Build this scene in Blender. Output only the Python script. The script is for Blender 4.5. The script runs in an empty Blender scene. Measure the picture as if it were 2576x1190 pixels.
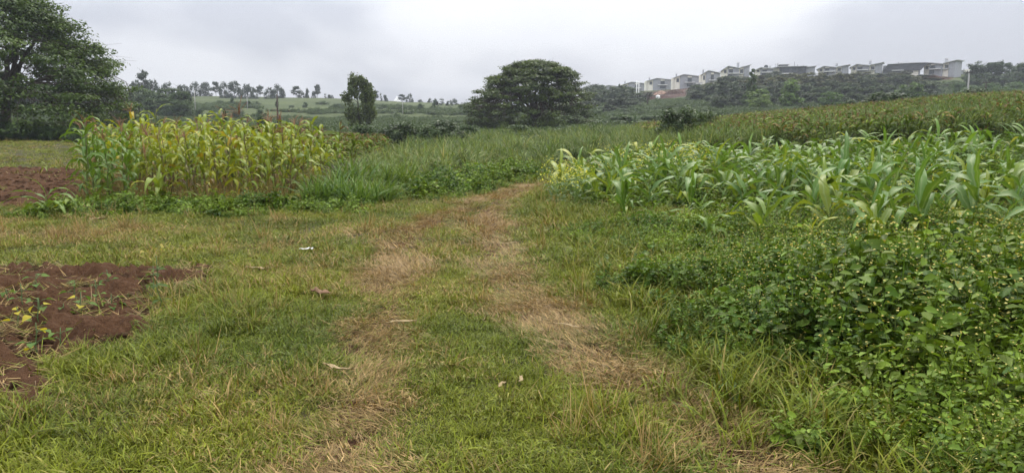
import bpy, math, random
import numpy as np
from mathutils import Vector, Matrix

S = bpy.context.scene
C = S.collection
R = math.radians

# ------------------------------------------------------------------ camera, world, sun, exposure
EYE, PITCH, FOC = 1.6, R(8.2), 1910.0          # picture measured on a 2576 x 1190 grid
cam = bpy.data.objects.new('camera', bpy.data.cameras.new('camera'))
C.objects.link(cam)
cam.location = (0, 0, EYE)
cam.rotation_euler = (R(90) - PITCH, 0, 0)
cam.data.sensor_width = 36
cam.data.lens = 36 * FOC / 2576
cam.data.clip_start, cam.data.clip_end = 0.1, 6000
S.camera = cam

SUN_EL, SUN_AZ = R(50), R(12)                  # azimuth clockwise from +Y (the view direction)
sun = bpy.data.objects.new('sun', bpy.data.lights.new('sun', 'SUN'))
C.objects.link(sun)
sun.data.energy, sun.data.angle, sun.data.color = 1.5, R(12), (1.0, 0.94, 0.82)
sdir = Vector((math.sin(SUN_AZ) * math.cos(SUN_EL), math.cos(SUN_AZ) * math.cos(SUN_EL), math.sin(SUN_EL)))
sun.rotation_euler = (-sdir).to_track_quat('-Z', 'Y').to_euler()
sun.location = (0, 0, 60)

W = bpy.data.worlds.new('World'); S.world = W; W.use_nodes = True
nt = W.node_tree; nt.nodes.clear()
def N(t, **k):
    n = nt.nodes.new(t)
    for a, b in k.items(): setattr(n, a, b)
    return n
def L(a, b): nt.links.new(a, b)
def M(op, a, b=None, c=None, clamp=False):
    n = N('ShaderNodeMath', operation=op, use_clamp=clamp)
    for i, q in enumerate((a, b, c)):
        if q is None: continue
        if isinstance(q, (int, float)): n.inputs[i].default_value = q
        else: L(q, n.inputs[i])
    return n.outputs[0]
out = N('ShaderNodeOutputWorld')
sky = N('ShaderNodeTexSky', sky_type='NISHITA', sun_disc=False)
sky.sun_elevation, sky.sun_rotation = SUN_EL, SUN_AZ
sky.air_density, sky.dust_density = 1.2, 4.0
bg1 = N('ShaderNodeBackground'); bg1.inputs[1].default_value = 0.08
L(sky.outputs[0], bg1.inputs[0])
tc = N('ShaderNodeTexCoord')
sep = N('ShaderNodeSeparateXYZ'); L(tc.outputs['Generated'], sep.inputs[0])
zc = M('MAXIMUM', sep.outputs[2], 0.0)
zz = M('ADD', zc, 0.36)
comb = N('ShaderNodeCombineXYZ')
L(M('DIVIDE', sep.outputs[0], zz), comb.inputs[0]); L(M('DIVIDE', sep.outputs[1], zz), comb.inputs[1])
noi = N('ShaderNodeTexNoise'); noi.inputs['Scale'].default_value = 0.95; noi.inputs['Detail'].default_value = 4
noi.inputs['Roughness'].default_value = 0.5; noi.inputs['Distortion'].default_value = 0.2
mp = N('ShaderNodeMapping'); mp.inputs['Location'].default_value = (3.1, 0.7, 0)
L(comb.outputs[0], mp.inputs[0]); L(mp.outputs[0], noi.inputs['Vector'])
rmp = N('ShaderNodeValToRGB')
rmp.color_ramp.elements[0].position, rmp.color_ramp.elements[0].color = 0.39, (0.47, 0.495, 0.56, 1)
rmp.color_ramp.elements[1].position, rmp.color_ramp.elements[1].color = 0.61, (0.69, 0.71, 0.75, 1)
e = rmp.color_ramp.elements.new(0.5); e.color = (0.64, 0.66, 0.71, 1)
L(noi.outputs[0], rmp.inputs[0])
# overcast sky: brighter towards the zenith, a little brighter round the veiled sun
dot = N('ShaderNodeVectorMath', operation='DOT_PRODUCT'); L(tc.outputs['Generated'], dot.inputs[0]); dot.inputs[1].default_value = sdir
lobe = M('MULTIPLY', M('POWER', M('MAXIMUM', dot.outputs['Value'], 0.0), 6.0), 0.28)
fac = M('ADD', M('MULTIPLY_ADD', zc, 1.8, 0.61), lobe)
bg2 = N('ShaderNodeBackground'); L(rmp.outputs[0], bg2.inputs[0]); L(fac, bg2.inputs[1])
mx = N('ShaderNodeMixShader'); mx.inputs[0].default_value = 0.93
L(bg1.outputs[0], mx.inputs[1]); L(bg2.outputs[0], mx.inputs[2]); L(mx.outputs[0], out.inputs[0])

vs = S.view_settings
vs.view_transform, vs.look, vs.exposure, vs.gamma = 'Standard', 'None', 0.72, 1.0
vs.use_curve_mapping = False
cy = S.cycles
cy.use_denoising, cy.denoiser, cy.denoising_prefilter = True, 'OPENIMAGEDENOISE', 'FAST'
cy.max_bounces, cy.diffuse_bounces, cy.glossy_bounces, cy.transmission_bounces, cy.volume_bounces = 4, 1, 1, 2, 0
cy.use_adaptive_sampling, cy.adaptive_threshold, cy.adaptive_min_samples = True, 0.015, 24
cy.caustics_reflective = cy.caustics_refractive = False

# ------------------------------------------------------------------ small maths
cp, sp = math.cos(PITCH), math.sin(PITCH)
def ray(u, v):
    a, b = (u - 1288) / FOC, (595 - v) / FOC
    return np.array([a, cp + b * sp, -sp + b * cp])
def at(u, v, d):
    """point on the ray through picture point (u, v) at distance y = d"""
    r = ray(u, v); t = d / r[1]
    return np.array([r[0] * t, d, EYE + r[2] * t])
def xat(u, d):
    """x of picture column u at distance d, near eye level"""
    return (u - 1288) / FOC * d * cp
def hashf(ix, iy, seed):
    h = (ix.astype(np.int64) * 374761393 + iy.astype(np.int64) * 668265263 + seed * 1442695041) & 0x7fffffff
    h = (h ^ (h >> 13)) * 1274126177 & 0x7fffffff
    h = (h ^ (h >> 16)) * 2246822519 & 0x7fffffff
    return ((h ^ (h >> 15)) & 0xffff) / 65535.0
def vnoise(x, y, seed=0):
    x = np.asarray(x, float); y = np.asarray(y, float)
    ix, iy = np.floor(x), np.floor(y); fx, fy = x - ix, y - iy
    fx, fy = fx * fx * (3 - 2 * fx), fy * fy * (3 - 2 * fy)
    a, b = hashf(ix, iy, seed), hashf(ix + 1, iy, seed)
    c, d = hashf(ix, iy + 1, seed), hashf(ix + 1, iy + 1, seed)
    return (a + (b - a) * fx) * (1 - fy) + (c + (d - c) * fx) * fy
def fbm(x, y, seed=0, oct=4):
    s, a, t = 0, 0.5, 0
    for i in range(oct):
        s = s + a * vnoise(np.asarray(x) * 2 ** i + 17 * i, np.asarray(y) * 2 ** i - 9 * i, seed + i); t += a; a *= 0.5
    return s / t
def smooth(a, b, x):
    t = np.clip((x - a) / (b - a), 0, 1); return t * t * (3 - 2 * t)

# ------------------------------------------------------------------ the lie of the land: columns of (distance, height)
LAND = [
 (-6000, [(15,0),(60,.2),(150,2),(300,8),(420,14),(700,12),(900,6)]),
 (-900, [(15,0),(40,.2),(75,.7),(150,3),(250,9),(420,22),(600,20),(900,8)]),
 (0,    [(15,0),(40,.2),(75,.5),(130,1.2),(200,4.5),(420,22.5),(600,18),(900,6)]),
 (350,  [(15,0),(40,.1),(75,.5),(130,1.2),(200,4.2),(420,19.6),(600,13),(900,3)]),
 (480,  [(15,0),(40,0),(75,.3),(130,1.3),(200,4.0),(300,10.5),(420,18.5),(600,12),(900,3)]),
 (700,  [(15,0),(40,0),(75,.2),(130,1.3),(200,3.9),(300,10.3),(420,17.6),(600,10),(900,3)]),
 (870,  [(15,0),(40,0),(75,.2),(130,1.3),(200,3.8),(300,9.8),(420,16.8),(600,9),(900,2)]),
 (1000, [(15,0),(40,-.1),(75,.1),(130,1.3),(200,3.6),(300,9.2),(420,15.3),(600,7),(900,2)]),
 (1180, [(15,0),(40,-.2),(75,.1),(130,1.2),(200,3.2),(300,8),(420,13.7),(600,6),(900,2)]),
 (1290, [(15,0),(40,-.2),(75,.2),(130,1.2),(200,3.2),(300,7.5),(420,12),(600,8),(900,4)]),
 (1400, [(15,0),(40,-.1),(75,.4),(130,1.5),(200,3.6),(300,9),(420,14),(520,17),(900,12)]),
 (1480, [(15,0),(40,0),(75,.6),(130,2),(200,4.4),(300,10.5),(480,23),(540,23.5),(900,18)]),
 (1600, [(15,0),(40,.1),(60,.4),(85,.8),(130,2.2),(200,5),(300,10.5),(350,13.5),(400,17.6),(440,21.6),(500,23.5),(900,19)]),
 (1750, [(15,0),(40,.2),(60,.6),(85,1.2),(130,2.6),(200,5.6),(280,11),(340,15),(395,20.5),(412,22.8),(440,24),(900,20)]),
 (1850, [(15,0),(30,.2),(60,1.0),(85,1.7),(120,2.4),(200,5.8),(260,9.5),(345,21.2),(366,24),(400,24.5),(900,20)]),
 (2100, [(15,0),(30,.35),(60,1.7),(85,2.7),(120,3.2),(200,6.4),(260,10.5),(328,21.5),(348,24.8),(400,26),(900,21)]),
 (2400, [(15,.05),(30,.6),(60,2.7),(85,3.9),(120,4.4),(200,8),(260,12),(328,22),(348,25),(400,26),(900,21)]),
 (2576, [(15,.1),(30,.8),(60,3.0),(85,4.2),(120,4.7),(200,9),(260,13),(328,22),(348,25),(400,26),(900,21)]),
 (3400, [(15,.2),(30,1.0),(60,3.4),(85,4.6),(120,5.2),(200,10),(260,15),(335,24),(400,25),(900,20)]),
 (9000, [(15,.2),(30,.8),(60,2.4),(120,3.8),(200,7),(335,14),(400,15),(900,10)]),
]
_DS = np.exp(np.linspace(math.log(10), math.log(950), 160))
_AZ = np.array([math.atan((u - 1288) / FOC * cp) for u, _ in LAND])
_TB = np.array([np.interp(np.log(_DS), np.log([10] + [d for d, _ in c]), [0] + [z for _, z in c]) for _, c in LAND])
def H(x, y, fine=True):
    x = np.asarray(x, float); y = np.asarray(y, float)
    d = np.maximum(np.hypot(x, y), 1.0); az = np.arctan2(x, y)
    behind = smooth(R(85), R(120), np.abs(az))
    az = np.clip(az, _AZ[0], _AZ[-1])
    # y-distance on the front side so that columns keep their depth
    dd = np.where(np.abs(az) < R(60), d * np.cos(np.clip(az, -R(60), R(60))), d * 0.5)
    ld = np.clip((np.log(np.maximum(dd, 10)) - math.log(10)) / (math.log(950) - math.log(10)) * 159, 0, 158.999)
    j = ld.astype(int); fj = ld - j
    i = np.clip(np.searchsorted(_AZ, az) - 1, 0, len(_AZ) - 2)
    fi = np.clip((az - _AZ[i]) / (_AZ[i + 1] - _AZ[i]), 0, 1)
    z = (_TB[i, j] * (1 - fj) + _TB[i, j + 1] * fj) * (1 - fi) + (_TB[i + 1, j] * (1 - fj) + _TB[i + 1, j + 1] * fj) * fi
    z = z * (1 - behind)
    if fine:
        z = z + (fbm(x / 2.3, y / 2.3, 5, 3) - 0.5) * 0.09 + (fbm(x / 22, y / 22, 7, 3) - 0.5) * smooth(60, 300, d) * 1.2
    return z
def hz(x, y): return float(H(np.array([x]), np.array([y]))[0])
def hit(u, v):
    """where the ray through (u, v) meets the ground"""
    r = ray(u, v); d = 2.0
    for i in range(4000):
        x, z = r[0] / r[1] * d, EYE + r[2] / r[1] * d
        if z <= float(H(np.array([x]), np.array([d]), False)[0]): break
        d *= 1.004
        if d > 900: break
    return np.array([r[0] / r[1] * d, d])
def inpoly(x, y, poly):
    x = np.asarray(x, float); y = np.asarray(y, float); ins = np.zeros(x.shape, bool); n = len(poly)
    for i in range(n):
        x0, y0 = poly[i]; x1, y1 = poly[(i + 1) % n]
        c = ((y0 > y) != (y1 > y)) & (x < (x1 - x0) * (y - y0) / (y1 - y0 + 1e-12) + x0)
        ins ^= c
    return ins
def dline(x, y, pl):
    best = np.full(np.shape(x), 1e9)
    for (x0, y0), (x1, y1) in zip(pl[:-1], pl[1:]):
        dx, dy = x1 - x0, y1 - y0
        t = np.clip(((x - x0) * dx + (y - y0) * dy) / (dx * dx + dy * dy + 1e-12), 0, 1)
        best = np.minimum(best, np.hypot(x - x0 - t * dx, y - y0 - t * dy))
    return best
def dpoly(x, y, poly):
    """signed distance, negative inside"""
    d = dline(x, y, list(poly) + [poly[0]])
    return np.where(inpoly(x, y, poly), -d, d)
_O = 'first second third fourth fifth sixth seventh eighth ninth tenth eleventh twelfth thirteenth fourteenth fifteenth sixteenth seventeenth eighteenth nineteenth'.split()
def nth(i):
    i += 1
    if i < 20: return _O[i - 1]
    t_, r_ = divmod(i, 10); n_ = {2: 'twent', 3: 'thirt', 4: 'fort'}[t_]
    return n_ + 'ieth' if r_ == 0 else n_ + 'y-' + _O[r_ - 1]
def PL(*uv): return [tuple(hit(u, v)) for u, v in uv]

# ------------------------------------------------------------------ zones of the ground, read off the place
TRACK_L = PL((800,1400),(850,1190),(890,1060),(930,950),(915,860),(985,770),(985,690),(1000,610),(1090,555),(1200,505),(1330,468))
TRACK_R = PL((2300,1400),(1960,1190),(1730,1030),(1500,900),(1335,770),(1255,660),(1225,560),(1270,505),(1345,468))
BAND = PL((-300,590),(0,580),(300,590),(620,575),(950,590),(1080,560))
BED1 = PL((-500,690),(60,680),(260,680),(420,690),(535,678),(520,715),(400,750),(345,850),(230,890),(100,925),(40,990),(-500,1100))
BED2 = PL((-600,432),(60,425),(190,430),(225,470),(215,508),(100,520),(-600,535))
BARE = [(PL((1190,652),(1225,635),(1285,628),(1270,645),(1215,660))), PL((1650,812),(1700,792),(1810,790),(1790,805),(1690,826)),
        PL((1900,1120),(1960,1112),(2010,1130),(2000,1165),(1930,1160)), PL((2140,1060),(2190,1045),(2220,1060),(2190,1085)),
        PL((2170,1120),(2240,1100),(2330,1110),(2320,1160),(2200,1185)), PL((820,1090),(880,1060),(960,1085),(930,1130),(850,1140)),
        PL((920,830),(990,760),(1030,745),(1020,780),(950,850)), PL((1180,545),(1240,510),(1285,500),(1260,520),(1200,560)),
        PL((1130,1140),(1190,1125),(1210,1150),(1160,1165)), PL((1310,715),(1345,710),(1350,722),(1320,725)), PL((925,640),(985,635),(990,650),(940,655))]
WEED = PL((1365,440),(1400,500),(1450,560),(1560,660),(1690,745),(1800,810),(1830,900),(1850,1000),(2020,1075),(2280,1140),(2600,1270),(3000,1450)) + [(9, 2), (30, 6), (36, 36), (6, 36)]
MAIZE_L = PL((195,508),(420,516),(640,512),(760,492))
MAIZE_L = MAIZE_L + [(xat(800, 22), 22), (xat(905, 31), 31), (xat(960, 38), 38), (xat(560, 38), 38), (xat(225, 27), 27)]
MAIZE_R = PL((1385,490),(1470,520),(1560,570),(1740,640),(2040,645),(2300,660),(2700,670)) + [(20, 12), (26, 31), (6.0, 33), (3.0, 30)]
NAPIER = PL((770,512),(900,512),(1000,492),(1060,452),(1370,428),(1420,405)) + [(xat(1500, 36), 36), (xat(1800, 37), 37), (xat(1800, 60), 60), (xat(1650, 80), 80), (xat(1210, 80), 80), (xat(1120, 52), 52), (xat(985, 42), 42)]
LOWW = PL((960,500),(1060,452),(1370,428),(1390,450),(1330,462),(1180,492),(1060,515))

# ------------------------------------------------------------------ mesh helpers
rng = np.random.default_rng(11)
def mesh_np(name, v, f, attrs=None, smooth_=False, mats=(), mat_idx=None):
    """v (n,3); f (m,3) or (m,4) array, or list of such arrays"""
    me = bpy.data.meshes.new(name)
    fl = f if isinstance(f, list) else [f]
    fl = [q for q in fl if len(q)]
    v = np.asarray(v, np.float32)
    me.vertices.add(len(v)); me.vertices.foreach_set('co', v.ravel())
    nl = sum(q.size for q in fl); npoly = sum(len(q) for q in fl)
    me.loops.add(nl); me.polygons.add(npoly)
    me.loops.foreach_set('vertex_index', np.concatenate([q.ravel() for q in fl]).astype(np.int32))
    tot = np.concatenate([np.full(len(q), q.shape[1]) for q in fl])
    me.polygons.foreach_set('loop_start', np.concatenate([[0], np.cumsum(tot)[:-1]]).astype(np.int32))
    me.update(calc_edges=True)
    for k, a in (attrs or {}).items():
        a = np.asarray(a, np.float32)
        if a.ndim == 1:
            me.attributes.new(k, 'FLOAT', 'POINT').data.foreach_set('value', a)
        else:
            me.attributes.new(k, 'FLOAT_VECTOR', 'POINT').data.foreach_set('vector', a.ravel())
    if smooth_: me.polygons.foreach_set('use_smooth', np.ones(npoly, bool))
    for m in mats: me.materials.append(m)
    if mat_idx is not None: me.polygons.foreach_set('material_index', np.asarray(mat_idx, np.int32))
    me.validate(); return me
class MB:
    """collects faces of boxes, tubes and sheets; one mesh at the end"""
    def __init__(s): s.v, s.f, s.a = [], [], []
    def add(s, vs_, fs, a=0.5):
        o = len(s.v); s.v += [tuple(map(float, q)) for q in vs_]; s.f += [tuple(i + o for i in f) for f in fs]; s.a += [a] * len(vs_); return s
    def box(s, x0, x1, y0, y1, z0, z1):
        return s.add([(x0,y0,z0),(x1,y0,z0),(x1,y1,z0),(x0,y1,z0),(x0,y0,z1),(x1,y0,z1),(x1,y1,z1),(x0,y1,z1)],
                     [(0,3,2,1),(4,5,6,7),(0,1,5,4),(1,2,6,5),(2,3,7,6),(3,0,4,7)])
    def prism(s, prof, y0, y1):
        """(x, z) outline run from y0 to y1"""
        n = len(prof)
        return s.add([(x, y0, z) for x, z in prof] + [(x, y1, z) for x, z in prof],
                     [tuple(range(n)), tuple(range(2 * n - 1, n - 1, -1))] + [(i, i + n, (i + 1) % n + n, (i + 1) % n) for i in range(n)])
    def tube(s, pts, rad, n=6, a=0.5, cap=True):
        pts = [Vector(p) for p in pts]
        if not hasattr(rad, '__len__'): rad = [rad] * len(pts)
        o = len(s.v); vv, ff = [], []
        for i, p in enumerate(pts):
            t = (pts[min(i + 1, len(pts) - 1)] - pts[max(i - 1, 0)]).normalized()
            r = Vector((1, 0, 0)) if abs(t.x) < 0.8 else Vector((0, 1, 0))
            e1 = t.cross(r).normalized(); e2 = t.cross(e1)
            for k in range(n):
                g = 2 * math.pi * k / n
                vv.append(p + (e1 * math.cos(g) + e2 * math.sin(g)) * rad[i])
        for i in range(len(pts) - 1):
            for k in range(n):
                ff.append((i*n+k, i*n+(k+1)%n, (i+1)*n+(k+1)%n, (i+1)*n+k))
        if cap: ff.append(tuple(range(n - 1, -1, -1))); ff.append(tuple((len(pts)-1)*n + k for k in range(n)))
        return s.add(vv, ff, a)
    def mesh(s, name, m, smooth_=False):
        me = bpy.data.meshes.new(name); me.from_pydata(s.v, [], s.f); me.update()
        me.attributes.new('rnd', 'FLOAT', 'POINT').data.foreach_set('value', np.asarray(s.a, np.float32))
        if smooth_: me.polygons.foreach_set('use_smooth', np.ones(len(me.polygons), bool))
        me.materials.append(m); return me
    def build(s, name, m, parent=None, smooth_=False): return obj(name, s.mesh(name, m, smooth_), parent)
def obj(name, me, parent=None, loc=None, rot=None, scale=None, color=None):
    o = bpy.data.objects.new(name, me); C.objects.link(o)
    if parent is not None: o.parent = parent
    if loc is not None: o.location = loc
    if rot is not None: o.rotation_euler = rot
    if scale is not None: o.scale = scale if hasattr(scale, '__len__') else (scale,) * 3
    if color is not None: o.color = tuple(color) + (1,)
    return o
def thing(name, label, cat, loc=(0,0,0), rz=0, group=None, scale=None):
    o = obj(name, None, None, loc, (0, 0, rz), scale); tag(o, label, cat, group); o.empty_display_size = 0.2; return o
def tag(o, label, cat=None, group=None, kind=None):
    if label: o['label'] = label
    if cat: o['category'] = cat
    if group: o['group'] = group
    if kind: o['kind'] = kind
    return o

# ------------------------------------------------------------------ materials
def mat(name):
    m = bpy.data.materials.new(name); m.use_nodes = True
    t = m.node_tree; t.nodes.clear()
    return m, t
class NB:
    def __init__(s, t): s.t = t
    def n(s, ty, **k):
        q = s.t.nodes.new(ty)
        for a, b in k.items(): setattr(q, a, b)
        return q
    def l(s, a, b): s.t.links.new(a, b)
    def val(s, sock, q):
        if isinstance(q, (int, float)): sock.default_value = q
        elif isinstance(q, tuple): sock.default_value = q + (1,) * (4 - len(q)) if len(sock.default_value) == 4 else q
        else: s.l(q, sock)
    def m(s, op, a, b=None, c=None, clamp=False):
        q = s.n('ShaderNodeMath', operation=op, use_clamp=clamp)
        for i, z in enumerate((a, b, c)):
            if z is not None: s.val(q.inputs[i], z)
        return q.outputs[0]
    def mix(s, f, a, b, bt='MIX'):
        q = s.n('ShaderNodeMix', data_type='RGBA', blend_type=bt)
        s.val(q.inputs[0], f); s.val(q.inputs[6], a); s.val(q.inputs[7], b); return q.outputs[2]
    def attr(s, name, ty='GEOMETRY'):
        q = s.n('ShaderNodeAttribute', attribute_name=name, attribute_type=ty); return q
    def noise(s, scale, detail=3, rough=0.5, co='Object'):
        q = s.n('ShaderNodeTexNoise'); q.inputs['Scale'].default_value = scale
        q.inputs['Detail'].default_value = detail; q.inputs['Roughness'].default_value = rough
        c = s.n('ShaderNodeTexCoord'); s.l(c.outputs[co], q.inputs['Vector']); return q
    def leaf(s, col, rough=0.5, trans=0.3, spec=0.35, tcol=None):
        """leaf surface: gloss and diffuse in front, light coming through from behind"""
        p = s.n('ShaderNodeBsdfPrincipled'); s.val(p.inputs['Base Color'], col)
        s.val(p.inputs['Roughness'], rough); p.inputs['Specular IOR Level'].default_value = spec
        tr = s.n('ShaderNodeBsdfTranslucent')
        s.val(tr.inputs[0], tcol if tcol is not None else s.mix(1.0, col, (1.25, 1.2, 0.55), 'MULTIPLY'))
        mx_ = s.n('ShaderNodeMixShader'); mx_.inputs[0].default_value = trans
        s.l(p.outputs[0], mx_.inputs[1]); s.l(tr.outputs[0], mx_.inputs[2])
        o = s.n('ShaderNodeOutputMaterial'); s.l(mx_.outputs[0], o.inputs[0])
    def surf(s, col, rough=0.85, bump=None, bstr=0.3, bdist=0.02, spec=0.3, metal=0):
        p = s.n('ShaderNodeBsdfPrincipled'); s.val(p.inputs['Base Color'], col); s.val(p.inputs['Roughness'], rough)
        p.inputs['Specular IOR Level'].default_value = spec; p.inputs['Metallic'].default_value = metal
        if bump is not None:
            b = s.n('ShaderNodeBump'); b.inputs['Strength'].default_value = bstr; b.inputs['Distance'].default_value = bdist
            s.l(bump, b.inputs['Height']); s.l(b.outputs[0], p.inputs['Normal'])
        o = s.n('ShaderNodeOutputMaterial'); s.l(p.outputs[0], o.inputs[0])
        return p
def plain(name, col, rough=0.8, var=0.25, scale=3.0, spec=0.3, bstr=0.2, metal=0):
    m, t = mat(name); b = NB(t)
    n1 = b.noise(scale, 5, 0.6)
    k = b.m('MULTIPLY_ADD', n1.outputs[0], 2 * var, 1 - var)
    c = b.n('ShaderNodeVectorMath', operation='SCALE'); c.inputs[0].default_value = col; b.l(k, c.inputs['Scale'])
    b.surf(c.outputs[0], rough, n1.outputs[0], bstr, 0.02, spec, metal); return m
def foliage(name, dark, light, rough=0.55, trans=0.28, spec=0.3, tint=True):
    """leaves of a crown: each leaf its own shade between two greens, the tree's own tint on top"""
    m, t = mat(name); b = NB(t)
    c = b.mix(b.attr('rnd').outputs['Fac'], dark, light)
    if tint: c = b.mix(1.0, c, b.n('ShaderNodeObjectInfo').outputs['Color'], 'MULTIPLY')
    b.leaf(c, rough, trans, spec); return m
def tinted(name, rough=0.5, trans=0.3, spec=0.4, rib=None, var=0.35):
    """a leaf whose colour belongs to the single leaf (object colour), paler along its midrib"""
    m, t = mat(name); b = NB(t)
    oi = b.n('ShaderNodeObjectInfo')
    n1 = b.noise(9, 3, 0.6)
    c = b.mix(1.0, oi.outputs['Color'], b.mix(n1.outputs[0], (1 - var,) * 3, (1 + var,) * 3), 'MULTIPLY')
    if rib: c = b.mix(b.m('MULTIPLY', b.m('POWER', b.attr('mid').outputs['Fac'], 7.0), 0.6), c, rib)
    b.leaf(c, rough, trans, spec); return m
def grassmat(name, g1, g2, d1, d2, rough=0.55, trans=0.10, spec=0.18, base=(0.14, 0.11, 0.04), basef=0.35):
    """blades: green to straw by the tuft's dryness and the single blade's own"""
    m, t = mat(name); b = NB(t)
    rnd, tip = b.attr('rnd').outputs['Fac'], b.attr('tip').outputs['Fac']
    dry, tint = b.attr('dry', 'INSTANCER').outputs['Fac'], b.attr('tint', 'INSTANCER').outputs['Fac']
    r2 = b.m('FRACT', b.m('MULTIPLY', rnd, 7.31))
    g = b.mix(b.m('MULTIPLY_ADD', tint, 0.6, b.m('MULTIPLY', rnd, 0.4)), g1, g2)
    d = b.mix(r2, d1, d2)
    k = b.m('ADD', dry, b.m('MULTIPLY_ADD', r2, 0.9, -0.45))
    mr = b.n('ShaderNodeMapRange', interpolation_type='SMOOTHSTEP'); mr.inputs[1].default_value, mr.inputs[2].default_value = 0.3, 0.7
    b.l(k, mr.inputs[0])
    c = b.mix(mr.outputs[0], g, d)
    lo = b.n('ShaderNodeMapRange'); lo.inputs[1].default_value, lo.inputs[2].default_value, lo.inputs[3].default_value, lo.inputs[4].default_value = 0.0, 0.45, basef, 0.0
    b.l(tip, lo.inputs[0])
    r3 = b.m('FRACT', b.m('MULTIPLY', rnd, 23.7))
    vv = b.n('ShaderNodeVectorMath', operation='SCALE'); b.l(c, vv.inputs[0]); b.l(b.m('MULTIPLY_ADD', r3, 0.85, 0.55), vv.inputs['Scale']); c = vv.outputs[0]
    c = b.mix(lo.outputs[0], c, base)
    b.leaf(c, rough, trans, spec); return m

# soil and thatch of the ground, by zone
m, t = mat('ground'); b = NB(t); GROUND = m
soil, far = b.attr('soil').outputs['Fac'], b.attr('far').outputs['Fac']
n1, n2, n3 = b.noise(1.3, 6, 0.6), b.noise(22, 5, 0.65), b.noise(0.05, 6, 0.6)
sc = b.mix(n2.outputs[0], (0.035, 0.015, 0.009), (0.135, 0.062, 0.036))
th = b.mix(n2.outputs[0], (0.022, 0.022, 0.008), (0.10, 0.075, 0.035))
th = b.mix(b.m('MULTIPLY', n1.outputs[0], 0.6), th, (0.03, 0.045, 0.012))
nr = b.m('SUBTRACT', b.m('MULTIPLY', n1.outputs[0], 1.0), 0.5)
k = b.m('ADD', soil, b.m('MULTIPLY', nr, 0.5), clamp=True)
near = b.mix(k, th, sc)
n4 = b.noise(0.016, 4, 0.6)
fr = b.n('ShaderNodeMapRange'); fr.inputs[1].default_value, fr.inputs[2].default_value = 0.35, 0.65; b.l(n3.outputs[0], fr.inputs[0])
hill = b.mix(fr.outputs[0], (0.028, 0.050, 0.012), (0.066, 0.092, 0.024))
hill = b.mix(b.m('MULTIPLY', n4.outputs[0], 0.5), hill, (0.085, 0.085, 0.036))
hill = b.mix(b.attr('red').outputs['Fac'], hill, b.mix(fr.outputs[0], (0.035, 0.016, 0.011), (0.085, 0.04, 0.027)))
b.surf(b.mix(far, near, hill), 0.95, n2.outputs[0], 0.6, 0.05, 0.15)

# ------------------------------------------------------------------ ground sheet
def soil_mask(x, y):
    w = (fbm(x / 0.5, y / 0.5, 31, 4) - 0.5) * 0.9
    s = np.maximum(smooth(0.12, -0.12, dpoly(x, y, BED1) - .12 + w * .7), smooth(0.3, -0.3, dpoly(x, y, BED2) + w))
    for p in BARE:
        s = np.maximum(s, smooth(0.10, -0.14, dpoly(x, y, p) + w * 0.35))
    return s
def track_mask(x, y):
    w = (fbm(x / 0.8, y / 0.8, 41, 4) - 0.5)
    return np.maximum(smooth(0.43, 0.08, dline(x, y, TRACK_L) + w * 0.38), smooth(0.50, 0.10, dline(x, y, TRACK_R) + w * 0.4))
azs = np.concatenate([np.linspace(-180, -48, 40)[:-1], np.linspace(-48, 48, 560), np.linspace(48, 180, 40)[1:-1]]) * math.pi / 180
rad = np.concatenate([np.linspace(0.4, 3, 10)[:-1], np.exp(np.linspace(math.log(3), math.log(900), 330))])
A, D = np.meshgrid(azs, rad, indexing='ij')
gx, gy = (D * np.sin(A)).ravel(), (D * np.cos(A)).ravel()
sm = soil_mask(gx, gy)
gz = H(gx, gy) - 0.015 - 0.02 * track_mask(gx, gy) + sm * (fbm(gx / 0.12, gy / 0.12, 77, 2) - 0.6) * 0.05
na, nr_ = len(azs), len(rad)
ii, jj = np.meshgrid(np.arange(na), np.arange(nr_ - 1), indexing='ij')
q0 = (ii * nr_ + jj).ravel(); q1 = (((ii + 1) % na) * nr_ + jj).ravel()
gf = np.stack([q0, q0 + 1, q1 + 1, q1], 1)
gv = np.stack([gx, gy, gz], 1)
gv = np.vstack([gv, [[0, 0, -0.015]]])
cen = np.stack([np.full(na, len(gv) - 1), np.arange(na) * nr_, ((np.arange(na) + 1) % na) * nr_], 1)
gd = np.hypot(gx, gy)
REDS = [((1590,258),(1720,232),330,400)]
red = np.zeros(len(gx))
uu = 1288 + FOC * gx / np.maximum(gy, 1) / cp
red = np.maximum(red, smooth(1590, 1620, uu) * smooth(1790, 1740, uu) * smooth(335, 350, gy) * smooth(425, 405, gy) * (gy > 0))
red = np.maximum(red, smooth(2270, 2290, uu) * smooth(2400, 2370, uu) * smooth(310, 320, gy) * smooth(350, 345, gy) * (gy > 0))
red = np.maximum(red, 0.75 * smooth(1290, 1320, uu) * 0 * (gy > 0))
ground = obj('ground', mesh_np('ground', gv, [gf, cen], {'soil': np.append(np.maximum(sm, 0.9 * track_mask(gx, gy)), 0),
      'far': np.append(smooth(50, 110, gd), 0), 'red': np.append(red, 0)}, True, [GROUND]))
ground['kind'] = 'structure'

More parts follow.
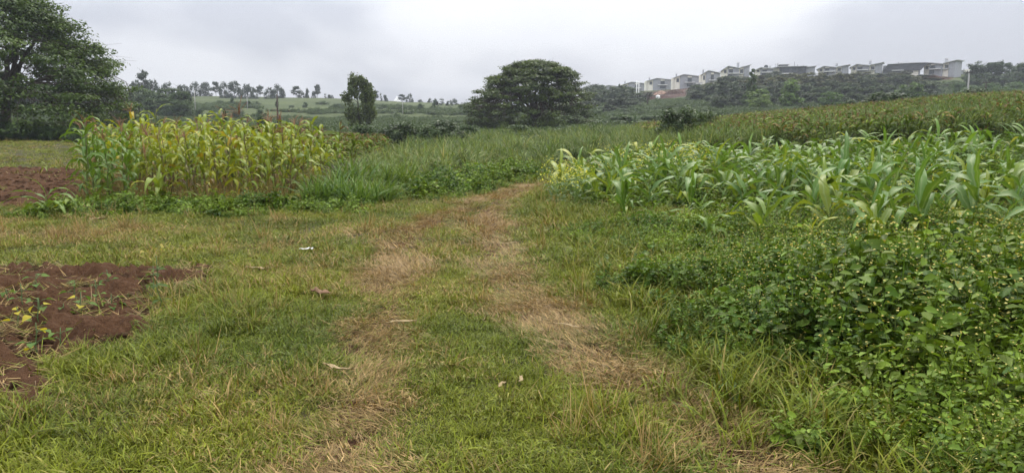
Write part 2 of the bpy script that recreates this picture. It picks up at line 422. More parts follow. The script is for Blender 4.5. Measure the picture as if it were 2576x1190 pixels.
SOIL, t = mat('tilled_soil'); b = NB(t)
n1, n2 = b.noise(5, 6, 0.65), b.noise(40, 5, 0.7)
b.surf(b.mix(n2.outputs[0], b.mix(n1.outputs[0], (0.016, 0.0075, 0.004), (0.048, 0.022, 0.0105)), (0.135, 0.070, 0.036)), 0.95, n2.outputs[0], 0.9, 0.03, 0.12)
def soil_sheet(name, poly, step, amp, seed, label):
    xs_, ys_ = [p[0] for p in poly], [p[1] for p in poly]
    X, Y = np.meshgrid(np.arange(max(min(xs_), -24) - .4, max(xs_) + .4, step), np.arange(min(ys_) - .4, max(ys_) + .4, step), indexing='ij')
    nx, ny = X.shape; x, y = X.ravel(), Y.ravel()
    x = x + (hashf(x * 97, y * 131, seed) - .5) * step * .5; y = y + (hashf(x * 57, y * 31, seed + 1) - .5) * step * .5
    e = dpoly(x, y, poly) - .12 + (fbm(x / 0.5, y / 0.5, 31, 4) - 0.5) * .7
    lump = fbm(x / 0.22, y / 0.22, seed, 5); lump2 = np.abs(fbm(x / 0.11, y / 0.11, seed + 3, 3) - 0.5)
    z = H(x, y) + smooth(0.15, -0.35, e) * ((lump - 0.35) * amp * 2 - lump2 * amp * 1.5 + (fbm(x / .05, y / .05, seed + 9, 2) - .5) * amp * .35 + 0.02) - smooth(-0.15, 0.1, e) * 0.06
    i, j = np.meshgrid(np.arange(nx - 1), np.arange(ny - 1), indexing='ij'); q = (i * ny + j).ravel()
    f = np.stack([q, q + ny, q + ny + 1, q + 1], 1)
    keep = (e[f] < 0.25).any(1)
    o = obj(name, mesh_np(name, np.stack([x, y, z], 1), f[keep], None, True, [SOIL])); o['kind'] = 'structure'; o['label'] = label
    return o
soil_sheet('soil_bed', BED1, 0.03, 0.17, 201, 'tilled red-brown soil bed with bean seedlings beside the track')
soil_sheet('soil_bed', BED2, 0.07, 0.11, 251, 'dark tilled soil strip beside the ripening maize stand')

# ------------------------------------------------------------------ blades and scatter
def ribbons(base, az, lean, length, width, curl, segs=3, seed=0, shape='grass', twist=0.0):
    """N blades: base (n,3); lean = start angle from upright; curl = added bend; returns verts, quads, attrs"""
    n = len(base); g = np.random.default_rng(seed)
    tt = np.linspace(0, 1, segs + 1)
    th = lean[:, None] + curl[:, None] * (tt[None] ** 1.2)
    ds = (length / segs)[:, None]
    hx = np.concatenate([np.zeros((n, 1)), np.cumsum(np.sin((th[:, 1:] + th[:, :-1]) / 2) * ds, 1)], 1)
    vz = np.concatenate([np.zeros((n, 1)), np.cumsum(np.cos((th[:, 1:] + th[:, :-1]) / 2) * ds, 1)], 1)
    w = {'grass': np.maximum(1 - tt ** 2.2, 0.05), 'leaf': np.maximum(np.sin(np.pi * (tt * 0.86 + 0.1)) ** 0.7 * (1 - tt ** 6), 0.03),
         'stem': np.linspace(1, .6, segs + 1)}[shape]
    sx, sy = -np.sin(az), np.cos(az)
    ca, sa = np.cos(az), np.sin(az)
    sw = twist * g.normal(size=n)
    px = base[:, 0:1] + ca[:, None] * hx; py = base[:, 1:2] + sa[:, None] * hx
    pz = base[:, 2:3] + vz
    hw = 0.5 * width[:, None] * w[None]
    an = sw[:, None] * tt[None]
    ox, oy, oz = sx[:, None] * np.cos(an) * hw, sy[:, None] * np.cos(an) * hw, np.sin(an) * hw
    v = np.stack([np.stack([px - ox, py - oy, pz - oz], -1), np.stack([px + ox, py + oy, pz + oz], -1)], 2)   # n, s+1, 2, 3
    k = segs + 1
    i, s = np.meshgrid(np.arange(n), np.arange(segs), indexing='ij')
    o = (i * k * 2 + s * 2).ravel()
    f = np.stack([o, o + 1, o + 3, o + 2], 1)
    rnd = np.repeat(g.random(n), k * 2); tip = np.tile(np.repeat(tt, 2), n)
    return v.reshape(-1, 3), f, {'rnd': rnd, 'tip': tip}
def join(*parts):
    vs_, fs, o, at_ = [], [], 0, {}
    for v, f, a in parts:
        vs_.append(v); fs.append(f + o); o += len(v)
        for k in ('rnd', 'tip'): at_.setdefault(k, []).append(a.get(k, np.full(len(v), .5)))
    return np.vstack(vs_), np.vstack(fs), {k: np.concatenate(q) for k, q in at_.items()}
def disc(g, n, r, p=0.6):
    a, d = g.random(n) * 2 * math.pi, r * g.random(n) ** p
    return np.stack([d * np.cos(a), d * np.sin(a), np.zeros(n)], 1)
def small_leaves(g, c, az, tiltv, length, width, tilt_roll=0.4):
    """n pointed-oval leaves, 6 vertices each, slightly folded along the midrib"""
    n = len(c)
    t = np.array([[0, 0], [.35, .5], [.35, -.5], [.75, .36], [.75, -.36], [1, 0]])
    d = np.stack([np.cos(az) * np.cos(tiltv), np.sin(az) * np.cos(tiltv), np.sin(tiltv)], 1)
    s = np.stack([-np.sin(az), np.cos(az), np.zeros(n)], 1)
    up = np.cross(d, s)
    roll = g.normal(0, tilt_roll, n)[:, None]; s = s * np.cos(roll) + up * np.sin(roll); up = np.cross(d, s)
    v = c[:, None] + d[:, None] * (t[None, :, 0:1] * length[:, None, None]) + s[:, None] * (t[None, :, 1:2] * width[:, None, None])
    v = v + up[:, None] * (np.abs(t[None, :, 1:2]) * 0.35 * width[:, None, None]) - np.array([0, 0, 1]) * (t[None, :, 0:1] ** 2 * 0.18 * length[:, None, None])
    o = np.arange(n)[:, None] * 6
    f = np.vstack([o + np.array([[0, 1, 3, 5]]), o + np.array([[0, 5, 4, 2]])])
    f[:n] = o + np.array([0, 5, 3, 1]); f[n:] = o + np.array([0, 2, 4, 5])
    return v.reshape(-1, 3), f, {'rnd': np.repeat(g.random(n), 6), 'tip': np.ones(n * 6)}

def collection_of(name, meshes):
    c = bpy.data.collections.new(name)
    for i, me in enumerate(meshes):
        o = bpy.data.objects.new('%s_%02d' % (name, i), me); c.objects.link(o)
    return c
_GN = {}
def scatter_tree(col):
    g = bpy.data.node_groups.new('scatter_' + col.name, 'GeometryNodeTree')
    g.interface.new_socket('Geometry', in_out='INPUT', socket_type='NodeSocketGeometry')
    g.interface.new_socket('Geometry', in_out='OUTPUT', socket_type='NodeSocketGeometry')
    n = g.nodes; gi, go = n.new('NodeGroupInput'), n.new('NodeGroupOutput')
    ci = n.new('GeometryNodeCollectionInfo'); ci.inputs[0].default_value = col; ci.inputs[1].default_value = True; ci.inputs[2].default_value = True
    ip = n.new('GeometryNodeInstanceOnPoints')
    def na(nm, ty):
        q = n.new('GeometryNodeInputNamedAttribute'); q.data_type = ty; q.inputs[0].default_value = nm; return q.outputs[0]
    g.links.new(gi.outputs[0], ip.inputs['Points']); g.links.new(ci.outputs[0], ip.inputs['Instance'])
    ip.inputs['Pick Instance'].default_value = True
    g.links.new(na('idx', 'INT'), ip.inputs['Instance Index'])
    g.links.new(na('rot', 'FLOAT_VECTOR'), ip.inputs['Rotation']); g.links.new(na('scl', 'FLOAT_VECTOR'), ip.inputs['Scale'])
    g.links.new(ip.outputs[0], go.inputs[0]); return g
def scatter(name, label, cat, col, p, rz, scl, idx, dry=None, tint=None, tilt=0.12):
    me = bpy.data.meshes.new(name); n = len(p)
    me.vertices.add(n); me.vertices.foreach_set('co', np.asarray(p, np.float32).ravel())
    g = np.random.default_rng(n)
    rot = np.stack([g.normal(0, tilt, n), g.normal(0, tilt, n), rz], 1).astype(np.float32)
    scl = np.asarray(scl, np.float32)
    if scl.ndim == 1: scl = np.repeat(scl[:, None], 3, 1)
    me.attributes.new('rot', 'FLOAT_VECTOR', 'POINT').data.foreach_set('vector', rot.ravel())
    me.attributes.new('scl', 'FLOAT_VECTOR', 'POINT').data.foreach_set('vector', scl.ravel())
    me.attributes.new('idx', 'INT', 'POINT').data.foreach_set('value', np.asarray(idx, np.int32))
    for k, a in (('dry', dry), ('tint', tint)):
        me.attributes.new(k, 'FLOAT', 'POINT').data.foreach_set('value', np.asarray(a if a is not None else g.random(n), np.float32))
    o = obj(name, me); tag(o, label, cat, kind='stuff')
    if col.name not in _GN: _GN[col.name] = scatter_tree(col)
    md = o.modifiers.new('scatter', 'NODES'); md.node_group = _GN[col.name]; return o

TURF = grassmat('turf_blades', (0.056, 0.096, 0.006), (0.235, 0.255, 0.014), (0.17, 0.095, 0.035), (0.43, 0.29, 0.115))
def tuft_mesh(name, seed, n, r, hmin, hmax, wid, lean0, lean1, curl0, curl1, segs=3, m=None, dirn=None):
    g = np.random.default_rng(seed)
    az = g.random(n) * 2 * math.pi if dirn is None else g.normal(dirn, 0.8, n)
    ln = hmin + (hmax - hmin) * g.random(n) ** 1.5
    v, f, a = ribbons(disc(g, n, r), az, lean0 + (lean1 - lean0) * g.random(n), ln, wid * (0.6 + 0.8 * g.random(n)), curl0 + (curl1 - curl0) * g.random(n), segs, seed, twist=0.5)
    return mesh_np(name, v, f, a, False, [m or TURF])
turf_col = collection_of('turf_tuft',
    [tuft_mesh('turf_short', 300 + i, 210, 0.27, 0.03, 0.105, 0.0066, 0.2, 1.35, 0.2, 1.4) for i in range(4)] +              # 0-3 matted green turf
    [tuft_mesh('turf_straw', 310 + i, 110, 0.30, 0.07, 0.21, 0.0058, 0.85, 1.5, -0.1, 0.5, 3, None, 0.0) for i in range(3)] + # 4-6 flattened straw
    [tuft_mesh('turf_long', 320 + i, 60, 0.12, 0.10, 0.26, 0.0075, 0.05, 0.75, 0.5, 1.6, 4) for i in range(3)] +              # 7-9 longer clumps
    [tuft_mesh('turf_dry', 330 + i, 55, 0.10, 0.12, 0.36, 0.0040, 0.1, 1.0, 0.1, 0.8, 3) for i in range(2)])                   # 10-11 dry standing wisps

def front_points(n, d0, d1, spread=0.80, g=rng, p=2.0):
    """random points in the wedge before the camera, a little wider than the view"""
    y = (d0 ** p + (d1 ** p - d0 ** p) * g.random(n)) ** (1 / p)
    return (g.random(n) * 2 - 1) * (spread * y + 1.0), y
def lay(n, d0, d1, spread=0.80):
    x, y = front_points(n, d0, d1, spread)
    s, tr = soil_mask(x, y), track_mask(x, y)
    bandm = smooth(1.9, 0.3, dline(x, y, BAND) + (fbm(x / 1.5, y / 1.5, 61, 3) - 0.5) * 2)
    midst = smooth(0, 1, np.clip((x - np.interp(y, [p[1] for p in TRACK_L], [p[0] for p in TRACK_L])) / 3, 0, 1))
    weed = smooth(0.25, -0.25, dpoly(x, y, WEED))
    patch = fbm(x / 1.1, y / 1.1, 51, 4); fine = fbm(x / 0.35, y / 0.35, 52, 3)
    lush = smooth(0.5, 0.66, fbm(x / 1.6, y / 1.6, 55, 3))
    # left of the left-hand track the turf is greener, more so towards the bed and along the weeds
    lushL = smooth(0.2, 1.6, np.interp(y, [p[1] for p in TRACK_L], [p[0] for p in TRACK_L]) - x) * smooth(9.5, 6.5, y)
    edgeW = smooth(1.5, 0.2, np.abs(dpoly(x, y, WEED))) * (1 - tr)
    dry = 0.09 + 0.56 * tr + 0.30 * bandm + (patch - 0.5) * 1.1 + (fine - 0.5) * 0.8 - 0.16 * lushL - 0.22 * edgeW
    far_field = smooth(28, 40, y)
    dry = dry + far_field * 0.08
    return x, y, s, tr, bandm, weed, patch, fine, lush, lushL, edgeW, np.clip(dry, 0, 1)
def put_turf(n, d0, d1, size, name, label, spread=0.8):
    x, y, s, tr, bandm, weed, patch, fine, lush, lushL, edgeW, dry = lay(n, d0, d1, spread)
    g = rng
    keep = g.random(n) > np.maximum(np.maximum(s * 0.985, weed * 0.66), tr * 0.2)
    keep &= ~(inpoly(x, y, MAIZE_L) & (g.random(n) < 0.6))
    keep &= ~(inpoly(x, y, NAPIER) & (g.random(n) < 0.7))
    x, y, s, tr, bandm, weed, patch, fine, lush, lushL, edgeW, dry = [q[keep] for q in (x, y, s, tr, bandm, weed, patch, fine, lush, lushL, edgeW, dry)]
    n = len(x)
    straw = (g.random(n) < np.clip(tr * 0.72 + dry * 0.22 - 0.06, 0, .8))
    longg = (g.random(n) < np.clip(0.03 + 0.30 * lush * lushL + 0.22 * edgeW + 0.25 * smooth(1.2, 0.1, np.abs(dpoly(x, y, BED1))) * (x > -9) - tr * 0.3, 0, .6)) & ~straw
    wisp = (g.random(n) < 0.03 + 0.22 * bandm * (patch > 0.5)) & ~straw & ~longg
    idx = g.integers(0, 4, n); idx[straw] = 4 + g.integers(0, 3, straw.sum()); idx[longg] = 7 + g.integers(0, 3, longg.sum()); idx[wisp] = 10 + g.integers(0, 2, wisp.sum())
    rz = g.random(n) * 2 * math.pi
    flow = fbm(x / 1.2, y / 1.2, 91, 2) * 9.0
    rz[straw] = flow[straw] + g.normal(0, .35, straw.sum())
    sc_ = size * (0.75 + 0.55 * g.random(n)) * (0.66 + 0.16 * lushL + 0.22 * edgeW + 0.5 * (fine - .5))
    sc_[straw] *= 0.9
    dry[straw] = np.clip(dry[straw] + 0.18, 0, 1); dry[wisp] = np.clip(dry[wisp] + 0.45, 0, 1)
    tint = np.clip(fbm(x / 0.8, y / 0.8, 66, 3) * 1.5 - 0.3 + 0.12 * g.normal(size=n), 0, 1)
    z = H(x, y) - 0.012
    z[straw] += 0.012
    return scatter(name, label, 'grass', turf_col, np.stack([x, y, z], 1), rz, sc_, idx, dry, tint, 0.14)
put_turf(9000, 2.2, 8.5, 1.0, 'grass', 'short trodden grass of the track and verges, green and straw mixed')
put_turf(16000, 8.5, 22, 1.3, 'grass', 'middle-distance grass around the track bend and maize edge')
put_turf(9000, 22, 95, 2.7, 'grass', 'rough pasture grass far behind the tilled strip', 0.78)
# clods lying on the tilled soil
def clod(seed):
    import bmesh
    bm = bmesh.new(); bmesh.ops.create_icosphere(bm, subdivisions=2, radius=1.0)
    g = np.random.default_rng(seed); k = g.normal(size=(6, 3))
    for v in bm.verts:
        c = np.array(v.co); v.co = Vector(c * (1 + 0.16 * np.sin(k @ c * 1.7).sum() / 2) * np.array([1, .85, .62]))
    me = bpy.data.meshes.new('clod'); bm.to_mesh(me); bm.free(); me.materials.append(SOIL); return me
clod_col = collection_of('soil_clod', [clod(i) for i in range(5)])
for poly, n, s0, lab in ((BED1, 8000, 0.020, 'loose red-brown clods on the bean bed'), (BED2, 8000, 0.040, 'loose dark clods on the strip by the maize')):
    xs_, ys_ = [max(p[0], -24) for p in poly], [p[1] for p in poly]
    x = min(xs_) + (max(xs_) - min(xs_)) * rng.random(n); y = min(ys_) + (max(ys_) - min(ys_)) * rng.random(n)
    k = (dpoly(x, y, poly) < -0.02); x, y = x[k], y[k]; n = len(x)
    s = s0 * np.minimum(np.exp(rng.normal(0, 0.5, n)), 2.0)
    scatter('soil_clods', lab, 'soil', clod_col, np.stack([x, y, H(x, y) + 0.02 + s * 0.2], 1), rng.random(n) * 6.28, s, rng.integers(0, 5, n), tilt=0.5)
# dead roots and straw strewn over the bed
straw_bed = [tuft_mesh('bed_straw', 340 + i, 12, 0.2, 0.08, 0.28, 0.005, 1.2, 1.6, -0.3, 0.4, 3) for i in range(3)]
straw_col = collection_of('bed_straw', straw_bed)
x = -9 + 9 * rng.random(3000); y = 4 + 5.5 * rng.random(3000); k = (dpoly(x, y, BED1) < 0.1) & (fbm(x / .5, y / .5, 71, 3) > 0.47)
x, y = x[k], y[k]
scatter('straw_litter', 'dry straw and dead roots strewn over the bean bed', 'straw', straw_col, np.stack([x, y, H(x, y) + 0.035], 1), rng.random(len(x)) * 6.28, 0.8 + 0.5 * rng.random(len(x)), rng.integers(0, 3, len(x)), np.clip(0.75 + 0.3 * rng.normal(size=len(x)), .2, 1))

# sprigs of grass and small weeds coming up through the bed
x = -9 + 9 * rng.random(360); y = 4 + 5.5 * rng.random(360); k = (dpoly(x, y, BED1) < 0.1) & (fbm(x / .6, y / .6, 72, 3) > 0.45)
x, y = x[k], y[k]
scatter('grass', 'green sprigs coming up through the bean bed', 'grass', turf_col, np.stack([x, y, H(x, y) + 0.0], 1), rng.random(len(x)) * 6.28, .45 + .4 * rng.random(len(x)), rng.integers(0, 4, len(x)), .5 * rng.random(len(x)), rng.random(len(x)))

# ------------------------------------------------------------------ trees and shrubs
BARK = plain('bark', (0.075, 0.062, 0.05), 0.95, 0.4, 2.5, 0.1, 0.6)
F_DARK = foliage('leaves_dark', (0.020, 0.040, 0.007), (0.118, 0.158, 0.024))
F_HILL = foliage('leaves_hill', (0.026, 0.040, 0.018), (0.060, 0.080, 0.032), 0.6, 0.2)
F_WOOD = foliage('leaves_wood', (0.016, 0.032, 0.009), (0.090, 0.130, 0.034), 0.6, 0.2)
F_BUSH = foliage('leaves_bush', (0.028, 0.052, 0.014), (0.085, 0.125, 0.035), 0.5, 0.25)
def leaf_cards(c, nrm, size, g, aspect=0.55):
    n = len(c)
    nrm = nrm / np.maximum(np.linalg.norm(nrm, axis=1, keepdims=True), 1e-6)
    r = g.normal(size=(n, 3)); t = r - (r * nrm).sum(1, keepdims=True) * nrm
    t /= np.maximum(np.linalg.norm(t, axis=1, keepdims=True), 1e-6); s = np.cross(nrm, t)
    L_ = (size * (0.6 + 0.8 * g.random(n)))[:, None]
    v = np.stack([c - t * L_ * .5, c + s * L_ * aspect * .5 + nrm * L_ * .08, c + t * L_ * .5, c - s * L_ * aspect * .5 + nrm * L_ * .08], 1)
    f = np.arange(n * 4).reshape(n, 4)
    return v.reshape(-1, 3), f
def blob_leaves(blobs, n, size, g, up=0.6, shell=0.45, rndbias=None):
    """leaves spread through ellipsoid clumps: blobs (k, 6) = centre, radii"""
    B = np.asarray(blobs, float); w = (B[:, 3] * B[:, 4] + B[:, 3] * B[:, 5] * 2); w /= w.sum()
    k = g.choice(len(B), n, p=w)
    d = g.normal(size=(n, 3)); d /= np.linalg.norm(d, axis=1, keepdims=True)
    rr = g.random(n) ** shell
    rr = rr * (1 + 0.12 * g.normal(size=n))
    c = B[k, :3] + d * B[k, 3:] * rr[:, None]
    nr = d * 0.5 + np.array([0, 0, up]) + g.normal(size=(n, 3)) * 0.55
    v, f = leaf_cards(c, nr, size, g)
    shade = np.clip(0.15 + 0.55 * g.random(n) + (g.random(len(B))[k] - .5) * 0.5, 0, 1)
    return v, f, np.repeat(shade, 4)
def bend(p0, p1, sag, n, g, jit=0.05):
    p0, p1 = np.asarray(p0, float), np.asarray(p1, float); l = np.linalg.norm(p1 - p0)
    t = np.linspace(0, 1, n)[:, None]
    p = p0 + (p1 - p0) * t + np.array([0, 0, 1]) * sag * (4 * t * (1 - t)) * l
    j = g.normal(size=(n, 3)) * jit * l; j[0] = 0; j[-1] = 0
    return p + j
def spreading_tree(name, label, x, y, Rr, Ht, zlow, seed, npad, nleaf, leafsize, env, thin=None, trunk_h=0.2, trunk_r=0.45, tcol=(1, 1, 1), lift=0.0):
    """a broad crown of flat foliage pads carried on long spreading limbs"""
    g = np.random.default_rng(seed); base = np.array([0, 0, 0.0])
    o = thing(name, label, 'tree', (x, y, hz(x, y) - 0.1))
    tr = MB(); fork = np.array([0.2, 0, Ht * trunk_h])
    tr.tube(bend(base, fork, 0, 4, g, 0.04), [trunk_r * 1.3, trunk_r, trunk_r * .9, trunk_r * .85], 9)
    tr.build('trunk', BARK, o, True)
    nodes = []
    nl = 11
    for i in range(nl):
        a = 2 * math.pi * (i + g.random() * .6) / nl
        zt = Ht * (0.35 + 0.5 * g.random()); r = Rr * env((zt - zlow) / (Ht - zlow)) * 0.75
        p = bend(fork + g.normal(size=3) * .1, (r * math.cos(a), r * math.sin(a), zt), 0.10 + .1 * g.random(), 8, g, 0.03)
        m_ = MB(); m_.tube(p, np.linspace(trunk_r * .5, trunk_r * .09, 8), 6); nodes += [(q, trunk_r * .2 * (1 - k / 9)) for k, q in enumerate(p) if k > 1]
        for k in range(3, 8):
            for s in range(2):
                e = p[k] + g.normal(size=3) * np.array([1, 1, .45]) * Rr * 0.20 + p[k] * np.array([.18, .18, .12])
                fr = max(0.0, min(.97, (e[2] - zlow) / (Ht - zlow))); e[:2] *= min(1.0, Rr * env(fr) * .68 / max(np.hypot(e[0], e[1]), .01)); e[2] = min(e[2], Ht * .93)
                q = bend(p[k], e, 0.08, 4, g, 0.06); m_.tube(q, np.linspace(trunk_r * .13, trunk_r * .035, 4), 4, cap=False); nodes += [(z, trunk_r * .06) for z in q[1:]]
        m_.build('limb', BARK, o, True)
    P = np.array([q for q, _ in nodes])
    pads, tw = [], MB()
    tries = 0
    while len(pads) < npad and tries < npad * 30:
        tries += 1
        z = zlow + (Ht - zlow) * g.random() ** 0.9; f = (z - zlow) / (Ht - zlow)
        lim = env(f)
        rr = lim * (0.35 + 0.65 * g.random() ** 0.45); a = g.random() * 2 * math.pi
        wob = .80 + .42 * float(fbm(np.array([a * 1.3 + seed]), np.array([f * 4.0]), seed, 3)[0]); c = np.array([Rr * rr * wob * math.cos(a), Rr * rr * wob * math.sin(a), z * (.9 + .12 * wob)])
        if rr / max(lim, .05) < 0.55 and f < 0.72 and g.random() < 0.75: continue
        if thin is not None and g.random() < thin(c): continue
        if any(abs(c[2] - q[2]) < 0.5 and (c[0]-q[0])**2 + (c[1]-q[1])**2 < (Rr * .05) ** 2 for q in pads): continue
        w = Rr * (0.07 + 0.09 * g.random() ** 1.5); pads.append((c[0], c[1], c[2] - .25, w, w * (.8 + .4 * g.random()), Rr * (0.022 + 0.035 * g.random())))
        k = np.argmin(((P - c) ** 2).sum(1)); q = bend(P[k], c - np.array([0, 0, .3]), 0.06, 4, g, 0.06)
        tw.tube(q, np.linspace(trunk_r * .10, trunk_r * .025, 4), 4, cap=False)
        for s in range(3):
            e = c + g.normal(size=3) * np.array([w * .6, w * .6, .15]); tw.tube(bend(q[2], e, 0.03, 3, g, 0.05), [trunk_r * .035, trunk_r * .025, trunk_r * .015], 3, cap=False)
    tw.build('twigs', BARK, o, True)['kind'] = 'stuff'
    v, f, sh = blob_leaves(pads, nleaf, leafsize, g, 1.1, 0.42)
    cr = obj('crown', mesh_np('crown', v, f, {'rnd': sh}, False, [F_DARK]), o, color=tcol); return o
env_left = lambda f: max(0.02, (1 - max(f, 0) ** 1.7) ** 0.85) if f < 1 else 0.02
env_mid = lambda f: math.sqrt(max(0.0, 1 - f * f)) + 0.02
# the big tree at the left edge and the spreading one beyond the tall grass
d = 72; x = xat(15, d); zb = hz(x, d)
spreading_tree('spreading_tree', 'huge dark spreading tree cut off by the left edge, with layered boughs', x, d, 355 / FOC * d, at(20, -48, d)[2] - zb, 0.7, 5, 520, 84000, 0.30, env_left, trunk_r=0.5, tcol=(.95, 1.1, .9))
d = 112; x = xat(1345, d); zb = hz(x, d)
spreading_tree('spreading_tree', 'broad domed dark tree with a half-bare side, behind the tall grass', x, d, 160 / FOC * d, at(1345, 155, d)[2] - zb, 0.5, 8, 560, 60000, 0.32, env_mid,
               thin=lambda c: 0.62 if (c[0] > 3.0 and c[2] < 5.0) else (0.3 if c[0] > 4.5 else 0.0), trunk_r=0.5, tcol=(0.95, 0.98, 1.0))

# crowns made once, worn by many trees
def crown_mesh(name, seed, kind, n, leafsize, m):
    """unit crown: 1 high, about 1 wide, foot at z = 0"""
    g = np.random.default_rng(seed); bl = []
    if kind == 'oval':          # dense from the ground up, lumpy
        for i in range(60):
            z = 0.06 + 0.88 * g.random(); r = 0.36 * math.sin(math.pi * min(1, max(0, (z * 0.86 + 0.13)))) ** 0.7 * (0.35 + .65 * g.random() ** .5); a = g.random() * 6.28
            s = 0.07 + 0.06 * g.random(); bl.append((r * math.cos(a), r * math.sin(a), z, s, s, s * 1.15))
    elif kind == 'cone':
        for i in range(55):
            z = 0.10 + 0.88 * g.random() ** 1.2; r = 0.34 * (1 - z) ** .8 * (.3 + .7 * g.random()) + .01; a = g.random() * 6.28
            s = 0.045 + 0.07 * (1 - z); bl.append((r * math.cos(a), r * math.sin(a), z, s * 1.1, s * 1.1, s * .7))
    elif kind == 'pine':        # open, tiered, on a bare stem
        for i in range(26):
            z = 0.34 + 0.6 * g.random(); r = 0.30 * (1.05 - abs(z - .55) * 1.5) * (.3 + .7 * g.random()); a = g.random() * 6.28
            s = 0.05 + 0.06 * g.random(); bl.append((r * math.cos(a), r * math.sin(a), z, s * 1.5, s * 1.5, s * .8))
        bl.append((0, 0, .93, .05, .05, .08))
    elif kind == 'round':       # a roundish broad crown on a short stem
        for i in range(48):
            z = 0.14 + 0.82 * g.random(); q = (z - .52) / .48; r = 0.44 * math.sqrt(max(0, 1 - q * q)) * (.3 + .7 * g.random() ** .5); a = g.random() * 6.28
            s = 0.08 + 0.07 * g.random(); bl.append((r * math.cos(a), r * math.sin(a), z, s * 1.25, s * 1.25, s * .8))
    elif kind == 'bush':        # wider than high, down to the ground
        for i in range(34):
            z = 0.12 + 0.72 * g.random(); r = 0.5 * math.sqrt(max(0, 1 - (z / 1.0) ** 2)) * (.2 + .8 * g.random() ** .5); a = g.random() * 6.28
            s = 0.10 + 0.08 * g.random(); bl.append((r * math.cos(a), r * math.sin(a), z, s * 1.3, s * 1.3, s))
    elif kind == 'stack':       # several leaders, upright
        for j in range(4):
            cx, cy, top = g.normal(0, .13), g.normal(0, .13), 0.7 + .3 * g.random()
            for i in range(15):
                z = .12 + (top - .14) * g.random(); r = .15 * (1 - (z / top) ** 2) ** .5 * g.random() ** .5 + .01; a = g.random() * 6.28
                s = .055 + .05 * g.random(); bl.append((cx + r * math.cos(a), cy + r * math.sin(a), z, s * 1.2, s * 1.2, s))
    v, f, sh = blob_leaves(bl, n, leafsize, g, 0.55, 0.5)
    return mesh_np(name, v, f, {'rnd': sh}, False, [m])
def stem_mesh(name, seed, top, r, forks=4):
    g = np.random.default_rng(seed); q = MB()
    p = bend((0, 0, 0), (g.normal(0, .03), g.normal(0, .03), top), 0, 5, g, 0.02); q.tube(p, np.linspace(r, r * .35, 5), 6)
    for i in range(forks):
        k = 1 + i % 4; a = g.random() * 6.28; l = .12 + .16 * g.random()
        q.tube(bend(p[k], p[k] + np.array([l * math.cos(a), l * math.sin(a), l * .7]), .05, 3, g, .04), [r * .4, r * .25, r * .12], 4)
    return q.mesh(name, BARK, True)
KIND = {}
for k, (nm, sd, n, ls, fm) in {'oval': ('oval', 2, 9000, .05, F_DARK), 'cone': ('cone', 3, 4200, .055, F_WOOD), 'pine': ('pine', 4, 1500, .07, F_HILL), 'round': ('round', 5, 4200, .062, F_WOOD),
        'bush': ('bush', 6, 4200, .062, F_BUSH), 'stack': ('stack', 7, 3400, .058, F_WOOD), 'hround': ('oval', 8, 1500, .075, F_HILL), 'hcone': ('stack', 9, 1500, .08, F_HILL)}.items():
    KIND[k] = ([crown_mesh('crown_' + k, sd * 10 + j, nm, n, ls, fm) for j in range(3)], [stem_mesh('trunk_' + k, sd * 10 + j, {'pine': .9, 'hround': .75, 'hcone': .8}.get(k, .7), {'pine': .016, 'bush': .018}.get(k, .022)) for j in range(3)])
def plant(name, label, cat, kind, u, d, vtop, wpx, tint=(1, 1, 1), group=None, sink=0.0, seed=0, stem='trunk', crown='crown'):
    """a tree at column u and distance d whose top reaches picture height vtop, wpx wide"""
    x = xat(u, d); zb = hz(x, d) - sink; h = max(at(u, vtop, d)[2] - zb, 0.6); w = wpx / FOC * d / {'pine': .75, 'oval': .82, 'cone': .72, 'stack': .62, 'hcone': .62, 'hround': .80}.get(kind, 1.05)
    cs, ss = KIND[kind]; j = seed % 3
    o = thing(name, label, cat, (x, d, zb), (seed * 2.399) % 6.28, group)
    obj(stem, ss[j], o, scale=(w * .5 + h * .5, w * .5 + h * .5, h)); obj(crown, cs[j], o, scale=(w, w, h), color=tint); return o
plant('leafy_tree', 'dense upright leafy tree standing alone before the green hill', 'tree', 'oval', 905, 112, 192, 90, (1.15, 1.1, 1.0), seed=1)
# small trees along the skyline of the grassy hill: column, top, width, kind, distance
HILL = [(345,205,34,'hround',300),(392,200,40,'hround',330),(420,212,36,'hround',340),(450,208,34,'hcone',350),(470,212,26,'hcone',365),
 (495,208,34,'hround',405),(522,207,38,'hround',408),(548,206,28,'pine',415),(568,208,30,'hround',392),(594,204,44,'hround',390),(625,211,34,'hround',395),(643,222,24,'hround',385),(657,213,26,'pine',415),
 (682,220,34,'hround',398),(703,214,32,'hround',402),(714,223,18,'hround',405),(748,217,30,'pine',415),(760,228,20,'hround',418),(774,222,16,'hcone',418),(792,229,14,'hround',418),(801,212,24,'pine',416),
 (826,236,16,'hcone',416),(838,239,10,'hround',416),(945,228,28,'pine',416),(967,236,16,'hcone',416),(1013,238,26,'pine',416),(1032,237,20,'hround',416),(1058,251,18,'hround',414),(1082,247,14,'hcone',414),(1096,249,12,'hround',412),
 (1105,249,32,'hcone',360),(1133,252,20,'hcone',362),(1145,250,26,'hround',395),(1178,256,26,'hcone',330),(1195,252,34,'hround',325)]
SKY = {1: 'hazy roundish tree on the left shoulder of the hill', 23: 'loose pine right behind the dense upright tree, on the skyline', 30: 'dark twin-topped conifer below the hill crest, near its low end', 20: 'tallest slender pine on the bare stretch of the hill crest',
       32: 'round domed tree at the low end of the hill crest', 16: 'open pine standing clear of the row on the hill crest', 9: 'widest roundish tree of the dark row on the hill crest'}
